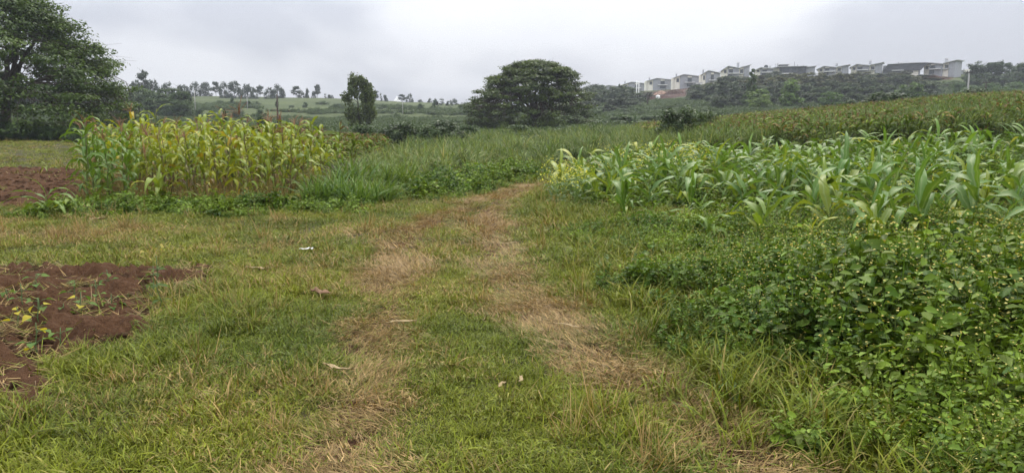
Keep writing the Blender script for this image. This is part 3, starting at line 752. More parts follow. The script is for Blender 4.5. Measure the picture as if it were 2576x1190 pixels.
for i, (u, vt, w, k, d) in enumerate(HILL):
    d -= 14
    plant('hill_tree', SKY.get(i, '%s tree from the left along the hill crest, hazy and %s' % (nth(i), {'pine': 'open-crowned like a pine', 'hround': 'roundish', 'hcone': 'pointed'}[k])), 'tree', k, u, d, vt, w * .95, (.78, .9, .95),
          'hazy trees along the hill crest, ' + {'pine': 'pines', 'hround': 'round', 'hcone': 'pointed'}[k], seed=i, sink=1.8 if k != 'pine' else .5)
plant('eucalyptus_tree', 'tall bare-stemmed eucalyptus above the left wood', 'tree', 'pine', 368, 300, 176, 40, (.9, 1, 1), seed=5)
# bushes dotted on the hill side
for i, (u, v, w) in enumerate(sorted([(770,262,14),(735,270,14),(625,262,26),(660,285,30),(560,275,24),(960,275,14),(985,278,10),(1020,272,12),(530,292,26),(505,285,30),(700,255,10),(1060,268,22),(1090,262,14),(1160,268,20),(1185,262,18),(850,268,22),(590,250,16),(440,282,60),(600,290,40)], key=lambda q: q[0])):
    d = 180 if v > 280 else 260
    plant('hillside_bush', 'low dark bush on the hillside, %s from the left of those dotted there' % nth(i), 'bush', 'bush', u, d, v - w * .35, w, (.8, .95, .95), 'bushes on the hillside', seed=i, stem='stem', crown='foliage')
# the hazy broad wood behind the maize stand, left
for i, (u, d, vt, w) in enumerate(sorted([(330,205,228,90),(375,200,222,100),(425,195,222,110),(460,190,232,70),(300,215,232,80),(250,220,238,90),(190,230,240,110),(90,240,245,140),(20,240,240,140),(400,185,250,90),(455,180,252,60)])):
    plant('wood_tree', 'hazy broad tree, %s from the left in the wood behind the maize stand' % nth(i), 'tree', 'round', u, d, vt, w, (.95, 1.05, 1.0), 'wood behind the maize stand', seed=i)
# right-hand wood below the houses: back row, then named ones
g = np.random.default_rng(77); k = 0
def top_line(u): return float(np.interp(u, [1480,1520,1560,1600,1640,1700,1760,1800,1870,1950,2050,2150,2250,2330,2345,2400], [232,222,232,235,262,256,222,205,203,196,198,197,196,205,225,240]))
for row, (d, n, dv) in enumerate(((318, 26, -9), (290, 26, -1), (258, 24, 10), (230, 22, 24), (212, 20, 40))):
    n += 6; us = np.linspace(1490, 2350, n) + g.normal(0, 9, n)
    us.sort()
    for iu, u in enumerate(us):
        if 1612 < u < 1750 and row < 4: continue
        vt = top_line(u) - 4 + dv + g.normal(0, 3.5)
        kd = ('stack', 'round', 'cone', 'stack')[g.integers(0, 4)]
        brown = row <= 1 and g.random() < .7 and u > 1780
        tint = (1.6, 1.15, .85) if brown else tuple(np.array([.72, .82, .72]) * (.75 + .45 * g.random()))
        plant('wood_tree', ('reddish-topped slender tree, ' if brown else 'dark leafy tree, ') + '%s from the left in the %s row below the houses' % (nth(iu), ('rearmost', 'second', 'middle', 'fourth', 'foremost')[row]), 'tree', kd, float(u), d + g.normal(0, 5), vt, 58 + 18 * g.random() if kd != 'round' else 64, tint,
              'reddish trees under the houses' if brown else 'dense wood below the houses', seed=k); k += 1
for u, d, vt, w, kd, tint, lab in [(1887,206,174,50,'cone',(1.15,1.25,1.0),'pointed conifer rising out of the wood into the house row'),(1900,200,216,70,'stack',(2.3,2.4,1.6),'pale green leafy tree below the pointed conifer'),
        (1985,200,196,78,'stack',(2.1,2.3,1.6),'tall pale-topped tree in the middle of the wood'),(1912,192,238,60,'round',(2.5,2.5,1.5),'small round light green tree at the foot of the wood'),
        (2088,196,232,62,'round',(1.6,1.9,1.3),'round mid-green tree at the foot of the wood'),(2290,196,205,60,'stack',(1.9,2.1,1.6),'pale-tipped leafy tree at the wood end by the soil cut'),
        (1740,300,233,46,'round',(.8,1,1),'dark bush-like tree on the red earth of the building site'),(1556,330,212,18,'cone',(.8,.95,1),'slim young conifer in front of the lowest houses'),(1505,330,222,26,'stack',(.8,.95,1),'twin-topped dark tree beside the lowest house')]:
    plant('wood_tree', lab, 'tree', kd, u, d, vt, w, tint, seed=k); k += 1
for i, (u, d, vt, w, kd) in enumerate(sorted([(2448,300,152,52,'stack'),(2480,298,148,60,'stack'),(2515,296,160,50,'round'),(2550,290,150,70,'stack'),(2590,290,158,60,'stack'),(2466,280,185,70,'round'),(2530,275,182,80,'round'),(2580,275,185,70,'round'),(2425,285,190,44,'round'),(2640,280,165,80,'stack')])):
    plant('ridge_tree', 'dark hazy tree of the right-hand ridge clump, %s from the left' % nth(i), 'tree', kd, u, d, vt, w, (.75, .88, .95), 'dark clump at the right end of the ridge', seed=i)
for i, u in enumerate(np.sort(2400 + 220 * g.random(26))):
    u = float(u); d = 200 + 50 * g.random()
    plant('slope_bush', 'grey-green low bush on the slope under the ridge clump, %s from the left' % nth(i), 'bush', 'bush', u, d, 204 + 24 * (250 - d) / 50 + g.normal(0, 2), 36 + 14 * g.random(), (1.15, 1.35, 1.2), 'bushes on the slope under the ridge clump', seed=i, stem='stem', crown='foliage')
for i, u in enumerate(np.sort(1480 + 330 * g.random(34))):
    u = float(u); d = 120 + 120 * g.random()
    plant('slope_bush', 'mid-green scrub bush below the building site, %s from the left' % nth(i), 'bush', 'bush', u, d, float(np.interp(d, [120, 240], [296, 262])) + g.normal(0, 3), 34 + 20 * g.random(), (.95, 1.15, .95), 'scrub on the slope below the building site', seed=i, stem='stem', crown='foliage')
# single dark shrubs of the middle ground
for i, (u, d, vt, w, tint, lab) in enumerate([(1700,46,268,112,(.8,.85,.75),'dark dense shrub in the middle of the tall grass'),(1785,50,277,92,(1.15,1.15,.9),'olive green shrub beside the darker one in the tall grass'),
        (2230,78,228,130,(.6,.7,.55),'very dark wide bush on the rise, below the flat dark roof house'),(2130,84,250,60,(.8,.9,.9),'low grey-green bush at the left foot of the very dark one'),(2460,84,220,110,(.75,.85,.75),'dark flat-topped bush at the pole foot on the rise'),
        (2490,92,228,60,(1.2,.85,.65),'reddish-brown low bush by the pole foot on the rise'),(565,75,272,16,(.45,.55,.5),'small black-green shrub poking above the maize stand'),(1130,62,300,110,(.7,.75,.7),'dark leafy shrub left of the domed tree'),
        (1010,60,303,120,(.75,.8,.75),'dark spreading shrub below the upright leafy tree'),(1090,58,315,90,(.8,.9,.8),'mid-green shrub in front of the dark pair'),(1175,66,312,80,(.85,1,.85),'rounded shrub near the left foot of the domed tree'),
        (1155,56,335,50,(.5,.6,.55),'little near-black shrub at the edge of the tall grass'),(920,60,312,80,(.9,1,.85),'olive shrub under the upright leafy tree'),(1290,70,312,110,(.85,.95,.8),'low leafy mound in the tall grass before the domed tree'),
        (1480,105,300,60,(1.1,1,.7),'brownish shrub at the bare side of the domed tree'),(660,90,290,34,(.75,.85,.8),'dark rounded shrub behind the maize stand'),(1550,110,290,130,(.9,1.1,.85),'long low bushy mound behind the tall grass'),(1640,115,288,110,(.85,1.05,.85),'leafy mound below the twin white poles')]):
    plant('shrub', lab, 'bush', 'bush', u, d, vt, w, tint, seed=i, stem='stem', crown='foliage')
# hedge in front of the big left tree
for i in range(15):
    u = -60 + 19 * i + g.normal(0, 4)
    plant('hedge_shrub', 'dark green hedge shrub under the huge tree, %s from the left' % nth(i), 'bush', 'bush', float(u), 66 + g.normal(0, 2), 308 + g.normal(0, 5) + (8 if u > 120 else 0), 46 + 10 * g.random(), (.75, .95, .75), 'hedge under the huge tree', seed=i, stem='stem', crown='foliage')

# ------------------------------------------------------------------ houses on the ridge
CREAM = plain('cream_render', (0.84, 0.80, 0.68), 0.85, 0.10, .6, .2, .1)
GREY = plain('grey_stone_cladding', (0.34, 0.345, 0.36), 0.9, 0.18, 1.5, .2, .3)
DGREY = plain('dark_grey_concrete', (0.085, 0.088, 0.096), 0.9, 0.2, .8, .2, .2)
ROOFM = plain('pale_roof_sheet', (0.58, 0.58, 0.56), 0.55, 0.10, .5, .4, .05)
WHITE = plain('white_render', (0.74, 0.73, 0.70), 0.7, 0.06, .8, .3, .05)
FRAME = plain('dark_window_frame', (0.03, 0.032, 0.035), 0.5, 0.1, 3, .4, .0)
GLASS = plain('window_glass', (0.045, 0.055, 0.065), 0.12, 0.3, .5, .6, .0)
RAIL = plain('dark_metal_rail', (0.05, 0.05, 0.055), 0.5, 0.1, 3, .4, .0)
def window(par, x0, x1, y, z0, z1, nx=2, nz=2, sill=True):
    w, e = x1 - x0, 0.07
    q = MB().box(x0, x1, y - .10, y + .02, z0, z0 + e).box(x0, x1, y - .10, y + .02, z1 - e, z1).box(x0, x0 + e, y - .10, y + .02, z0 + e, z1 - e).box(x1 - e, x1, y - .10, y + .02, z0 + e, z1 - e)
    for i in range(1, nx): q.box(x0 + w * i / nx - .03, x0 + w * i / nx + .03, y - .09, y + .01, z0 + e, z1 - e)
    for i in range(1, nz): q.box(x0 + e, x1 - e, y - .085, y + .005, z0 + (z1 - z0) * i / nz - .03, z0 + (z1 - z0) * i / nz + .03)
    o = q.build('window', FRAME, par)
    MB().box(x0 + .03, x1 - .03, y - .05, y - .025, z0 + .03, z1 - .03).build('pane', GLASS, o)
    if sill: MB().box(x0 - .1, x1 + .1, y - .16, y - .005, z0 - .12, z0 - .004).build('sill', WHITE, o)
    return o
def chimney(par, x, y, z0, z1, w=.75):
    o = MB().box(x, x + w, y, y + w, z0, z1).build('chimney', GREY, par)
    MB().box(x - .12, x + w + .12, y - .12, y + w + .12, z1 + .30, z1 + .42).box(x + .05, x + .18, y + .05, y + w - .05, z1, z1 + .3).box(x + w - .18, x + w - .05, y + .05, y + w - .05, z1, z1 + .3).build('chimney_cap', ROOFM, o)
def balcony(par, x0, x1, y, z):
    o = MB().box(x0, x1, y - 1.5, y - .003, z - .32, z).build('balcony', WHITE, par)
    q = MB().box(x0 + .05, x1 - .05, y - 1.44, y - 1.39, z + .95, z + 1.02)
    n = int((x1 - x0) / .35)
    for i in range(n + 1):
        xx = x0 + .06 + (x1 - x0 - .12) * i / n; q.box(xx - .02, xx + .02, y - 1.435, y - 1.395, z + .002, z + .95)
    for xx in (x0 + .05, x1 - .09): q.box(xx, xx + .04, y - 1.38, y - .05, z + .95, z + 1.02)
    q.build('railing', RAIL, o)
def slab(prof, t): return prof + [(x, z - t) for x, z in reversed(prof)]
def house_spot(x0, x1, yb, d):
    s = d / 3025.0; xm = (x0 + x1) / 2 / 1.5839; x = xat(xm, d); return x, d, at(xm, yb / 1.5839, d)[2], (x1 - x0) * s * .88, s
def house_wing(label, x0, x1, ypk, yb, d, yaw=0.0, dish=False, wing=True, deep=0):
    """cream and grey villa: low gable block with balcony, and a block with a roof rising to the right"""
    x, y, z, Wd, s = house_spot(x0, x1, yb, d); hp = (yb - ypk) * s
    o = thing('villa', label, 'house', (x, y, z), -math.atan2(x, y) + yaw, 'villas along the ridge')
    k = hp / 7.2; X = lambda f: (f - .5) * Wd; m = .60 if wing else 1.0; lo = -3.0
    A, B_ = X(.0), X(.19 * (m / .6) * (1 if wing else .9)); E = X(m)
    MB().prism([(A, lo), (B_, lo), (B_, 6.95 * k), (A, 4.9 * k)], .5, 9).build('wall', CREAM, o)
    MB().prism([(B_ + .003, lo), (E, lo), (E, 5.85 * k), (B_ + .003, 6.9 * k)], .0, 8.9).build('wall', GREY, o)
    MB().prism(slab([(A - .7, 4.75 * k), (B_, 7.2 * k), (E + .5, 6.0 * k)], .28), -.9, 9.6).build('roof', ROOFM, o)
    c0, c1 = X(m * .40), X(m * .64)
    MB().box(c0, c1, -.05, .004, 5.35 * k, 6.0 * k).build('wall_panel', CREAM, o)
    balcony(o, X(m * .36), X(m * .97), 0, 3.2 * k)
    window(o, c0, c1, 0, 3.22 * k, 5.3 * k, 4, 2, False)
    window(o, X(m * .36), X(m * .6), 0, .35 * k, 2.6 * k, 3, 2, False)
    window(o, A + (B_ - A) * .3, A + (B_ - A) * .78, .5, 3.3 * k, 5.0 * k, 2, 3)
    if wing:
        F, G = X(.60) + .003, X(1.0); Mi = X(.79)
        MB().prism([(F, lo), (Mi, lo), (Mi, 6.6 * k), (F, 6.05 * k)], 1.2, 8.5).build('wall', CREAM, o)
        MB().prism([(Mi + .003, lo), (G, lo), (G, 7.35 * k), (Mi + .003, 6.6 * k)], .9, 8.4).build('wall', GREY, o)
        MB().prism(slab([(F - .6, 6.2 * k), (G + .9, 7.9 * k)], .26), .0, 9.2).build('roof', ROOFM, o)
        window(o, X(.66), X(.775), 1.2, 3.2 * k, 5.2 * k, 2, 2)
        MB().box(X(.62), X(.80), .1, 1.19, 2.8 * k, 3.05 * k).build('ledge', WHITE, o)
        chimney(o, X(.565), 4, 5.5 * k, 8.8 * k, 1.0)
    else: chimney(o, X(.8), 4, 5.5 * k, 8.2 * k)
    if dish:
        q = MB(); r = .95
        vs_ = [(0, 0, 0)] + [(r * f * math.cos(a), -.35 * f * f, r * f * math.sin(a)) for f in (.5, 1) for a in np.linspace(0, 6.283, 13)[:-1]]
        fs = [(0, 1 + i, 1 + (i + 1) % 12) for i in range(12)] + [(1 + i, 13 + i, 13 + (i + 1) % 12, 1 + (i + 1) % 12) for i in range(12)]
        q.add(vs_, fs); q.tube([(0, .3, -1.0), (0, 0, 0)], .05, 6)
        obj('satellite_dish', q.mesh('satellite_dish', DGREY), o, (X(.62), 3, 7.6 * k))
    return o
def house_low(label, x0, x1, ypk, yb, d, yaw=0.0):
    """villa seen more from its end: chimney on the left, long roof falling to the right"""
    x, y, z, Wd, s = house_spot(x0, x1, yb, d); hp = (yb - ypk) * s
    o = thing('villa', label, 'house', (x, y, z), -math.atan2(x, y) + yaw, 'villas along the ridge')
    k = hp / 6.6; X = lambda f: (f - .5) * Wd; lo = -3.0
    MB().prism([(X(.0), lo), (X(.10), lo), (X(.10), 5.0 * k), (X(0), 4.9 * k)], 2.2, 9).build('wall', CREAM, o)
    MB().prism([(X(.10) + .003, lo), (X(.26), lo), (X(.26), 6.0 * k), (X(.10) + .003, 5.0 * k)], .4, 9.1).build('wall', CREAM, o)
    MB().prism([(X(.26) + .003, lo), (X(.96), lo), (X(.96), 5.0 * k), (X(.38), 6.25 * k), (X(.26) + .003, 5.95 * k)], .0, 9).build('wall', GREY, o)
    MB().prism(slab([(X(.05), 4.95 * k), (X(.38), 6.6 * k), (X(1.02), 5.35 * k)], .26), -.9, 9.7).build('roof', ROOFM, o)
    MB().prism(slab([(X(.72), 6.3 * k), (X(.92), 6.15 * k)], .22), 9.0, 12).build('rear_roof', ROOFM, o)
    MB().box(X(.73), X(.90), 9.2, 11.8, lo, 5.9 * k).build('wall', CREAM, o)
    chimney(o, X(.13), 4.2, 4.6 * k, 7.0 * k)
    window(o, X(.14), X(.23), .4, 2.5 * k, 4.3 * k, 2, 2)
    c0, c1 = X(.52), X(.66)
    MB().box(c0, c1, -.05, .004, 4.75 * k, 5.6 * k).build('wall_panel', CREAM, o)
    balcony(o, X(.42), X(.76), 0, 2.4 * k)
    window(o, c0, c1, 0, 2.42 * k, 4.7 * k, 4, 2, False); window(o, X(.5), X(.7), 0, .1 * k, 1.8 * k, 4, 1, False)
    return o
house_low('lowest villa at the left end of the row, only its roof edge showing', 2322, 2400, 352, 378, 500, .1)
house_low('second villa from the left end, half hidden by dark trees', 2376, 2490, 341, 376, 475, .1)
house_low('third villa from the left end, above the twin white poles', 2468, 2580, 328, 365, 450, .1)
house_low('fourth villa from the left end, over the red earth slope', 2562, 2688, 313, 354, 430, .1)
house_low('fifth villa from the left end, above the earth mounds with balcony', 2668, 2795, 298, 347, 412, .1)
house_low('sixth villa from the left, its cream gable next to the white cabin', 2780, 2868, 283, 342, 392, .1)
house_wing('tall villa with balcony just left of the pointed conifer', 2866, 2982, 265, 316, 362, .12)
house_wing('villa with the satellite dish, right of the pointed conifer', 2998, 3072, 270, 304, 352, .08, dish=True, wing=False)
house_wing('villa between the unfinished flat-roofed block and the next ridge house', 3244, 3366, 264, 302, 345, -.05)
house_wing('villa just left of the house with the big dark roof', 3374, 3496, 256, 298, 343, -.08)
house_wing('last full villa at the right end, above the red earth bank', 3658, 3786, 249, 296, 338, -.35)
# unfinished flat-roofed block
x, y, z, Wd, s = house_spot(3062, 3232, 302, 348)
o = thing('unfinished_house', 'unfinished dark grey flat-roofed block with aerials on its roof', 'house', (x, y, z), -math.atan2(x, y)); X = lambda p: (p - 3147) * s; Z = lambda p: (302 - p) * s
MB().box(X(3064), X(3098), 1.2, 9, -3, Z(272)).build('wall', CREAM, o)
MB().box(X(3098) + .003, X(3196), 0, 9, -3, Z(268)).build('wall', DGREY, o)
MB().prism([(X(3196) + .003, -3), (X(3228), -3), (X(3228), Z(271)), (X(3196) + .003, Z(273))], 1.5, 8).build('wall', GREY, o)
MB().prism(slab([(X(3060), Z(272)), (X(3100), Z(266)), (X(3200), Z(266.5))], .22), -.8, 9.6).build('roof', ROOFM, o)
MB().prism(slab([(X(3190), Z(270)), (X(3233), Z(265.5))], .25), .8, 8.8).build('roof', ROOFM, o)
MB().box(X(3102), X(3128), 3, 8, Z(268), Z(259)).build('roof_room', GREY, o)
MB().prism([(X(3090), Z(265)), (X(3126), Z(265)), (X(3133), Z(256)), (X(3097), Z(256))], 2.2, 2.99).build('roof_parapet', DGREY, o)
MB().prism(slab([(X(3094), Z(255.5)), (X(3134), Z(255.5))], .3), 2, 9).build('roof', ROOFM, o)
for a, b_, c, e_ in ((3112, 3134, 271, 289), (3144, 3160, 274, 290), (3165, 3178, 275, 287), (3076, 3094, 283, 297)):
    window(o, X(a), X(b_), 0 if a > 3098 else 1.2, Z(e_), Z(c), 2, 1, False)
balcony(o, X(3106), X(3150), 0, Z(293))
for p, h in ((3081, 254), (3088, 253), (3091, 252), (3152, 248), (3164, 258), (3210, 266)):
    MB().tube([(X(p), 3, Z(270)), (X(p), 3, Z(h))], .09, 5).build('aerial', DGREY, o)
MB().box(X(3182), X(3190), 4, 6, Z(267), Z(261.5)).build('chimney', GREY, o)
# house under the big dark roof
x, y, z, Wd, s = house_spot(3505, 3665, 296, 343)
o = thing('dark_roofed_house', 'wide house under a big dark overhanging roof on the ridge', 'house', (x, y, z), -math.atan2(x, y)); X = lambda p: (p - 3585) * s; Z = lambda p: (296 - p) * s
MB().prism([(X(3512), Z(283)), (X(3645), Z(283)), (X(3665), Z(256)), (X(3528), Z(257.5))], -1.2, -.2).build('roof_fascia', DGREY, o)
MB().box(X(3512), X(3642), .2, 8, -3, Z(262)).build('wall', GREY, o)
MB().prism(slab([(X(3526), Z(256.6)), (X(3620), Z(254.2)), (X(3667), Z(255.2))], .18), -1.6, 10).build('roof', ROOFM, o)
MB().prism([(X(3503), -3), (X(3513), -3), (X(3521), Z(262)), (X(3512), Z(268))], .5, 8).build('wall', CREAM, o)
MB().box(X(3543), X(3585), -2.0, -1.21, Z(284), Z(281)).build('canopy', ROOFM, o)
MB().box(X(3588), X(3636), -.19, .19, -3, Z(284)).build('wall_base', CREAM, o)
window(o, X(3598), X(3618), -.19, Z(294), Z(286), 3, 1, False); window(o, X(3548), X(3575), .19, Z(294), Z(285), 3, 1, False)
chimney(o, X(3569), 4, Z(260), Z(251), 1.0); MB().box(X(3562), X(3566), 4.4, 5, Z(258), Z(247)).build('roof_vent', GREY, o)
MB().tube([(X(3497), 2, -2), (X(3497), 2, Z(268))], .08, 5).build('aerial', DGREY, o)
# low boundary house at the right end
x, y, z, Wd, s = house_spot(3778, 3842, 296, 350)
o = thing('low_building', 'low grey-walled building right of the last villa', 'building', (x, y, z), -math.atan2(x, y)); X = lambda p: (p - 3810) * s; Z = lambda p: (296 - p) * s
MB().box(X(3780), X(3822), 0, 6, -3, Z(281)).build('wall', GREY, o); MB().prism(slab([(X(3776), Z(280)), (X(3825), Z(282))], .2), -.5, 6.5).build('roof', ROOFM, o)
MB().box(X(3822) + .003, X(3842), .5, 5.5, -3, Z(279)).build('wall', CREAM, o); window(o, X(3790), X(3800), 0, Z(293), Z(285), 2, 1, False)
MB().box(X(3818), X(3824), 1, 3, Z(281), Z(276)).build('chimney', GREY, o)
MB().tube([(X(3790), 2, Z(282)), (X(3790), 2, Z(247))], .09, 5).build('aerial', DGREY, o)
# ------------------------------------------------------------------ the building site
RED = plain('red_earth', (0.045, 0.020, 0.014), 0.95, 0.35, .5, .1, .5)
PALE_EARTH = plain('pale_earth', (0.30, 0.19, 0.14), 0.95, 0.25, .5, .1, .4)
def mound(label, u, vb, d, wpx, hpx, seed, m=RED):
    x = xat(u, d); s = d / FOC; w, h = wpx * s, hpx * s; n = 26
    X, Y = np.meshgrid(np.linspace(-1, 1, n), np.linspace(-1, 1, n), indexing='ij'); r = np.hypot(X, Y)
    z = np.maximum(0, 1 - r ** 1.3) * (0.55 + 0.9 * fbm(X * 2.5 + seed, Y * 2.5, seed, 4)) * h
    vx, vy = X * w / 2, Y * w * .35
    wz = H(vx + x, vy + d); zb = hz(x, d)
    i, j = np.meshgrid(np.arange(n - 1), np.arange(n - 1), indexing='ij'); q = (i * n + j).ravel()
    o = obj('soil_mound', mesh_np('soil_mound', np.stack([vx.ravel(), vy.ravel(), (z + wz.reshape(n, n) - zb).ravel() - .15], 1), np.stack([q, q + n, q + n + 1, q + 1], 1), None, True, [m]), None, (x, d, zb))
    return tag(o, label, 'earth mound')
mound('dark red double-topped earth mound behind the crossarm pole', 1645, 253, 330, 120, 9, 3)
mound('red earth bank right under the fourth villa', 1640, 240, 395, 90, 6, 4)
mound('peaked red earth heap right of the pale earth ramp', 1693, 243, 372, 60, 10, 5)
mound('bare red earth slope left of the dark site bush', 1770, 240, 355, 50, 9, 6)
mound('pale raw earth ramp between the red heaps', 1660, 244, 385, 40, 8, 7, PALE_EARTH)
mound('red earth bank under the right-end villa', 2325, 240, 322, 110, 12, 8)
mound('long bare red field strip at the foot of the grassy hill', 1085, 296, 190, 150, 3.2, 9)
WOODP = plain('weathered_timber', (0.17, 0.13, 0.10), 0.9, .25, 4, .2, .3)
x = xat(1683, 350); o = thing('timber_frame', 'row of timber props and rails before the peaked red heap', 'scaffolding', (x, 350, hz(x, 350)), 0)
for i in range(7): MB().tube([(-5.5 + 1.8 * i, 0, -.5), (-5.5 + 1.8 * i, .1, 3.2 + .3 * (i % 3))], .10, 5).build('post', WOODP, o)
for zz_ in (.4, 2.2): MB().tube([(-6, -.15, zz_), (6, -.15, zz_ + .2)], .09, 5).build('rail', WOODP, o)
x = xat(1578, 340); o = thing('timber_frame', 'short timber hoarding left of the double earth mound', 'scaffolding', (x, 340, hz(x, 340)), 0)
for i in range(4): MB().tube([(-2.4 + 1.6 * i, 0, -.5), (-2.4 + 1.6 * i, 0, 4.2)], .10, 5).build('post', WOODP, o)
MB().box(-2.4, 2.4, .12, .17, .4, 3.4).build('hoarding_board', DGREY, o)
x, y, z, Wd, s = house_spot(2765, 2792, 346, 372)
o = thing('site_cabin', 'small white site cabin with one dark window on the red earth', 'cabin', (x, y, z), -math.atan2(x, y) - .1)
MB().box(-Wd / 2, Wd / 2, 0, 2.6, -1.5, 1.75).build('wall', WHITE, o); MB().prism(slab([(-Wd / 2 - .15, 1.9), (Wd / 2 + .15, 1.95)], .13), -.2, 2.8).build('roof', ROOFM, o)
window(o, -.3, .55, 0, .3, 1.3, 1, 1, False)
x = xat(1653, 322); o = thing('water_tank', 'white water tank at the foot of the double earth mound', 'tank', (x, 322, hz(x, 322) - .2)); q = MB()
q.tube([(0, 0, 0), (0, 0, 1.7), (0, 0, 1.95), (0, 0, 2.05)], [.95, .95, .75, .25], 14); q.build('tank_body', WHITE, o, True); MB().tube([(0, 0, 2.0), (0, 0, 2.2)], .28, 10).build('lid', WHITE, o)
# ------------------------------------------------------------------ poles
CONC = plain('pale_concrete_pole', (0.36, 0.355, 0.33), 0.85, .12, 2, .2, .1)
TARP = plain('tarred_timber_pole', (0.07, 0.058, 0.046), 0.9, .25, 3, .2, .3)
def pole(label, u, d, vtop, rad, m, arm=0, arms=1, lean=0.0):
    x = xat(u, d); zb = hz(x, d); h = at(u, vtop, d)[2] - zb
    o = thing('utility_pole', label, 'pole', (x, d, zb - .3))
    MB().tube([(0, 0, 0), (lean * .5, 0, h * .5), (lean, 0, h + .3)], [rad * 1.15, rad, rad * .8], 8).build('shaft', m, o, True)
    for k in range(arms if arm else 0):
        a = MB().box(lean - arm, lean + arm, -rad - .14, -rad * .9, h - .1 - .8 * k, h + .06 - .8 * k).build('crossarm', TARP, o)
        for s_ in (-.9, 0, .9): MB().tube([(lean + s_ * arm, -rad - .05, h + .06 - .8 * k), (lean + s_ * arm, -rad - .05, h + .34 - .8 * k)], [.05, .07], 6).build('insulator', DGREY, a)
    return o
pole('dark timber pole rising behind the maize stand', 700, 88, 238, .11, TARP)
pole('pale concrete pole at the left end of the grassy hill', 494, 230, 227, .13, CONC)
pole('pale pole in front of the dark row of hill trees', 625, 240, 243, .11, CONC)
pole('thin pale pole low on the hill, right of the upright leafy tree', 1014, 230, 252, .09, CONC)
pole('short dark crossarm pole in front of the double earth mound', 1627, 230, 231, .2, TARP, 1.3)
pole('pale concrete pole with crossarm on the right-hand rise', 2427, 150, 179, .16, CONC, .5)
pole('short dark pole with a crossarm beside the pale one', 2471, 160, 205, .14, TARP, .8)
d = 300; x = xat(1602, d); zb = hz(x, d); h = at(1602, 206, d)[2] - zb
o = thing('twin_pole', 'pair of tall white concrete poles tied together before the red mounds', 'pole', (x, d, zb - .3))
for sx in (-.42, .42): MB().tube([(sx, 0, 0), (sx, 0, h + (.3 if sx > 0 else .8))], [.24, .19], 8).build('shaft', WHITE, o, True)
for zz_ in (.45, .8): MB().box(-.22, .22, -.08, .08, h * zz_, h * zz_ + .18).build('tie_bar', CONC, o)
WIRE = plain('cable', (0.04, 0.04, 0.045), .6)
a, b_ = at(2427, 181, 150), at(2760, 190, 140)
p = [a + (b_ - a) * t_ - np.array([0, 0, 1]) * 4 * t_ * (1 - t_) * .8 for t_ in np.linspace(0, 1, 14)]
tag(MB().tube(p, .022, 5).build('power_line', WIRE), 'thin dark power line leaving the pale pole on the rise', 'cable')
# far pale pointed tent on the skyline
d = 425; x = xat(1000, d); zb = hz(x, d) - 1.5; q = MB(); s = d / FOC
o = thing('pale_tent', 'pale pointed tent roof on the hill skyline', 'tent', (x, d, zb))
q.tube([(0, 0, 1.2), (0, 0, 2.6), (0, 0, 4.4), (0, 0, 5.0)], [2.6, 1.7, .35, .05], 10); q.build('roof', WHITE, o, True)
for ax, ay in ((-2, -1.4), (2, -1.4), (-2, 1.4), (2, 1.4)): MB().tube([(ax, ay, -1), (ax, ay, 1.4)], .07, 5).build('post', CONC, o)

# ------------------------------------------------------------------ maize
MLEAF = tinted('maize_leaf', 0.5, 0.30, 0.25, (0.26, 0.33, 0.13), 0.25)
STALK = tinted('maize_stalk', 0.55, 0.05, 0.35, None, 0.2)
TASSEL = tinted('maize_tassel', 0.8, 0.1, 0.2, None, 0.3)
def maize_leaf(name, seed, L_, wd, lean, curl, segs=9, wave=0.25, kink=None):
    """an arching blade with a folded midrib, its base at the origin, running along +X"""
    g = np.random.default_rng(seed); t = np.linspace(0, 1, segs + 1)
    th = lean + curl * t ** 1.3
    if kink is not None: th = th + kink[1] * smooth(kink[0] - .05, kink[0] + .05, t)
    ds = L_ / segs; mid = (th[1:] + th[:-1]) / 2
    x = np.concatenate([[0], np.cumsum(np.sin(mid) * ds)]); z = np.concatenate([[0], np.cumsum(np.cos(mid) * ds)])
    w = wd * .5 * np.maximum(np.minimum(.45 + t * 2.2, 1) * (1 - np.clip((t - .35) / .65, 0, 1) ** 1.8), .015)
    side = g.normal(0, .10, segs + 1).cumsum() * L_ * .12; side[0] = 0
    tw = g.normal(0, .5) * t ** 1.5 + g.normal(0, .12, segs + 1)
    nx, nz = -np.cos(th), np.sin(th)                       # normal of the blade
    v, mid_ = [], []
    ph = g.random() * 6.28
    for k in range(segs + 1):
        fold = .45 * (1 - t[k]) + .12
        for s_ in (-1, 0, 1):
            wv = wave * w[k] * math.sin(ph + k * 2.1 + s_) * abs(s_)
            yy = side[k] + s_ * w[k] * math.cos(tw[k]) ; up = abs(s_) * w[k] * fold + wv + s_ * w[k] * math.sin(tw[k])
            v.append((x[k] + nx[k] * up * -1 * 0 + nx[k] * up * (-1 if False else 1) * .9, yy, z[k] + nz[k] * up * .9)); mid_.append(1.0 if s_ == 0 else 0.0)
    f = [(3*k + a, 3*k + a + 1, 3*k + a + 4, 3*k + a + 3) for k in range(segs) for a in (0, 1)]
    return mesh_np(name, np.array(v), np.array(f), {'mid': np.array(mid_)}, True, [MLEAF])
g = np.random.default_rng(21)
YOUNG = [maize_leaf('leaf', 500 + i, 1.0, .11 + .035 * g.random(), .35 + .4 * g.random(), 1.0 + 1.5 * g.random(), wave=.4, kink=(.35 + .3 * g.random(), .6 * g.random())) for i in range(12)]
UPRIGHT = [maize_leaf('leaf', 520 + i, 1.0, .10, .08 + .25 * g.random(), .5 + 1.1 * g.random()) for i in range(4)]
RIPE = [maize_leaf('leaf', 540 + i, 1.0, .135 + .05 * g.random(), .3 + .4 * g.random(), 1.2 + 1.5 * g.random(), kink=(.3 + .4 * g.random(), .9 * g.random())) for i in range(12)]
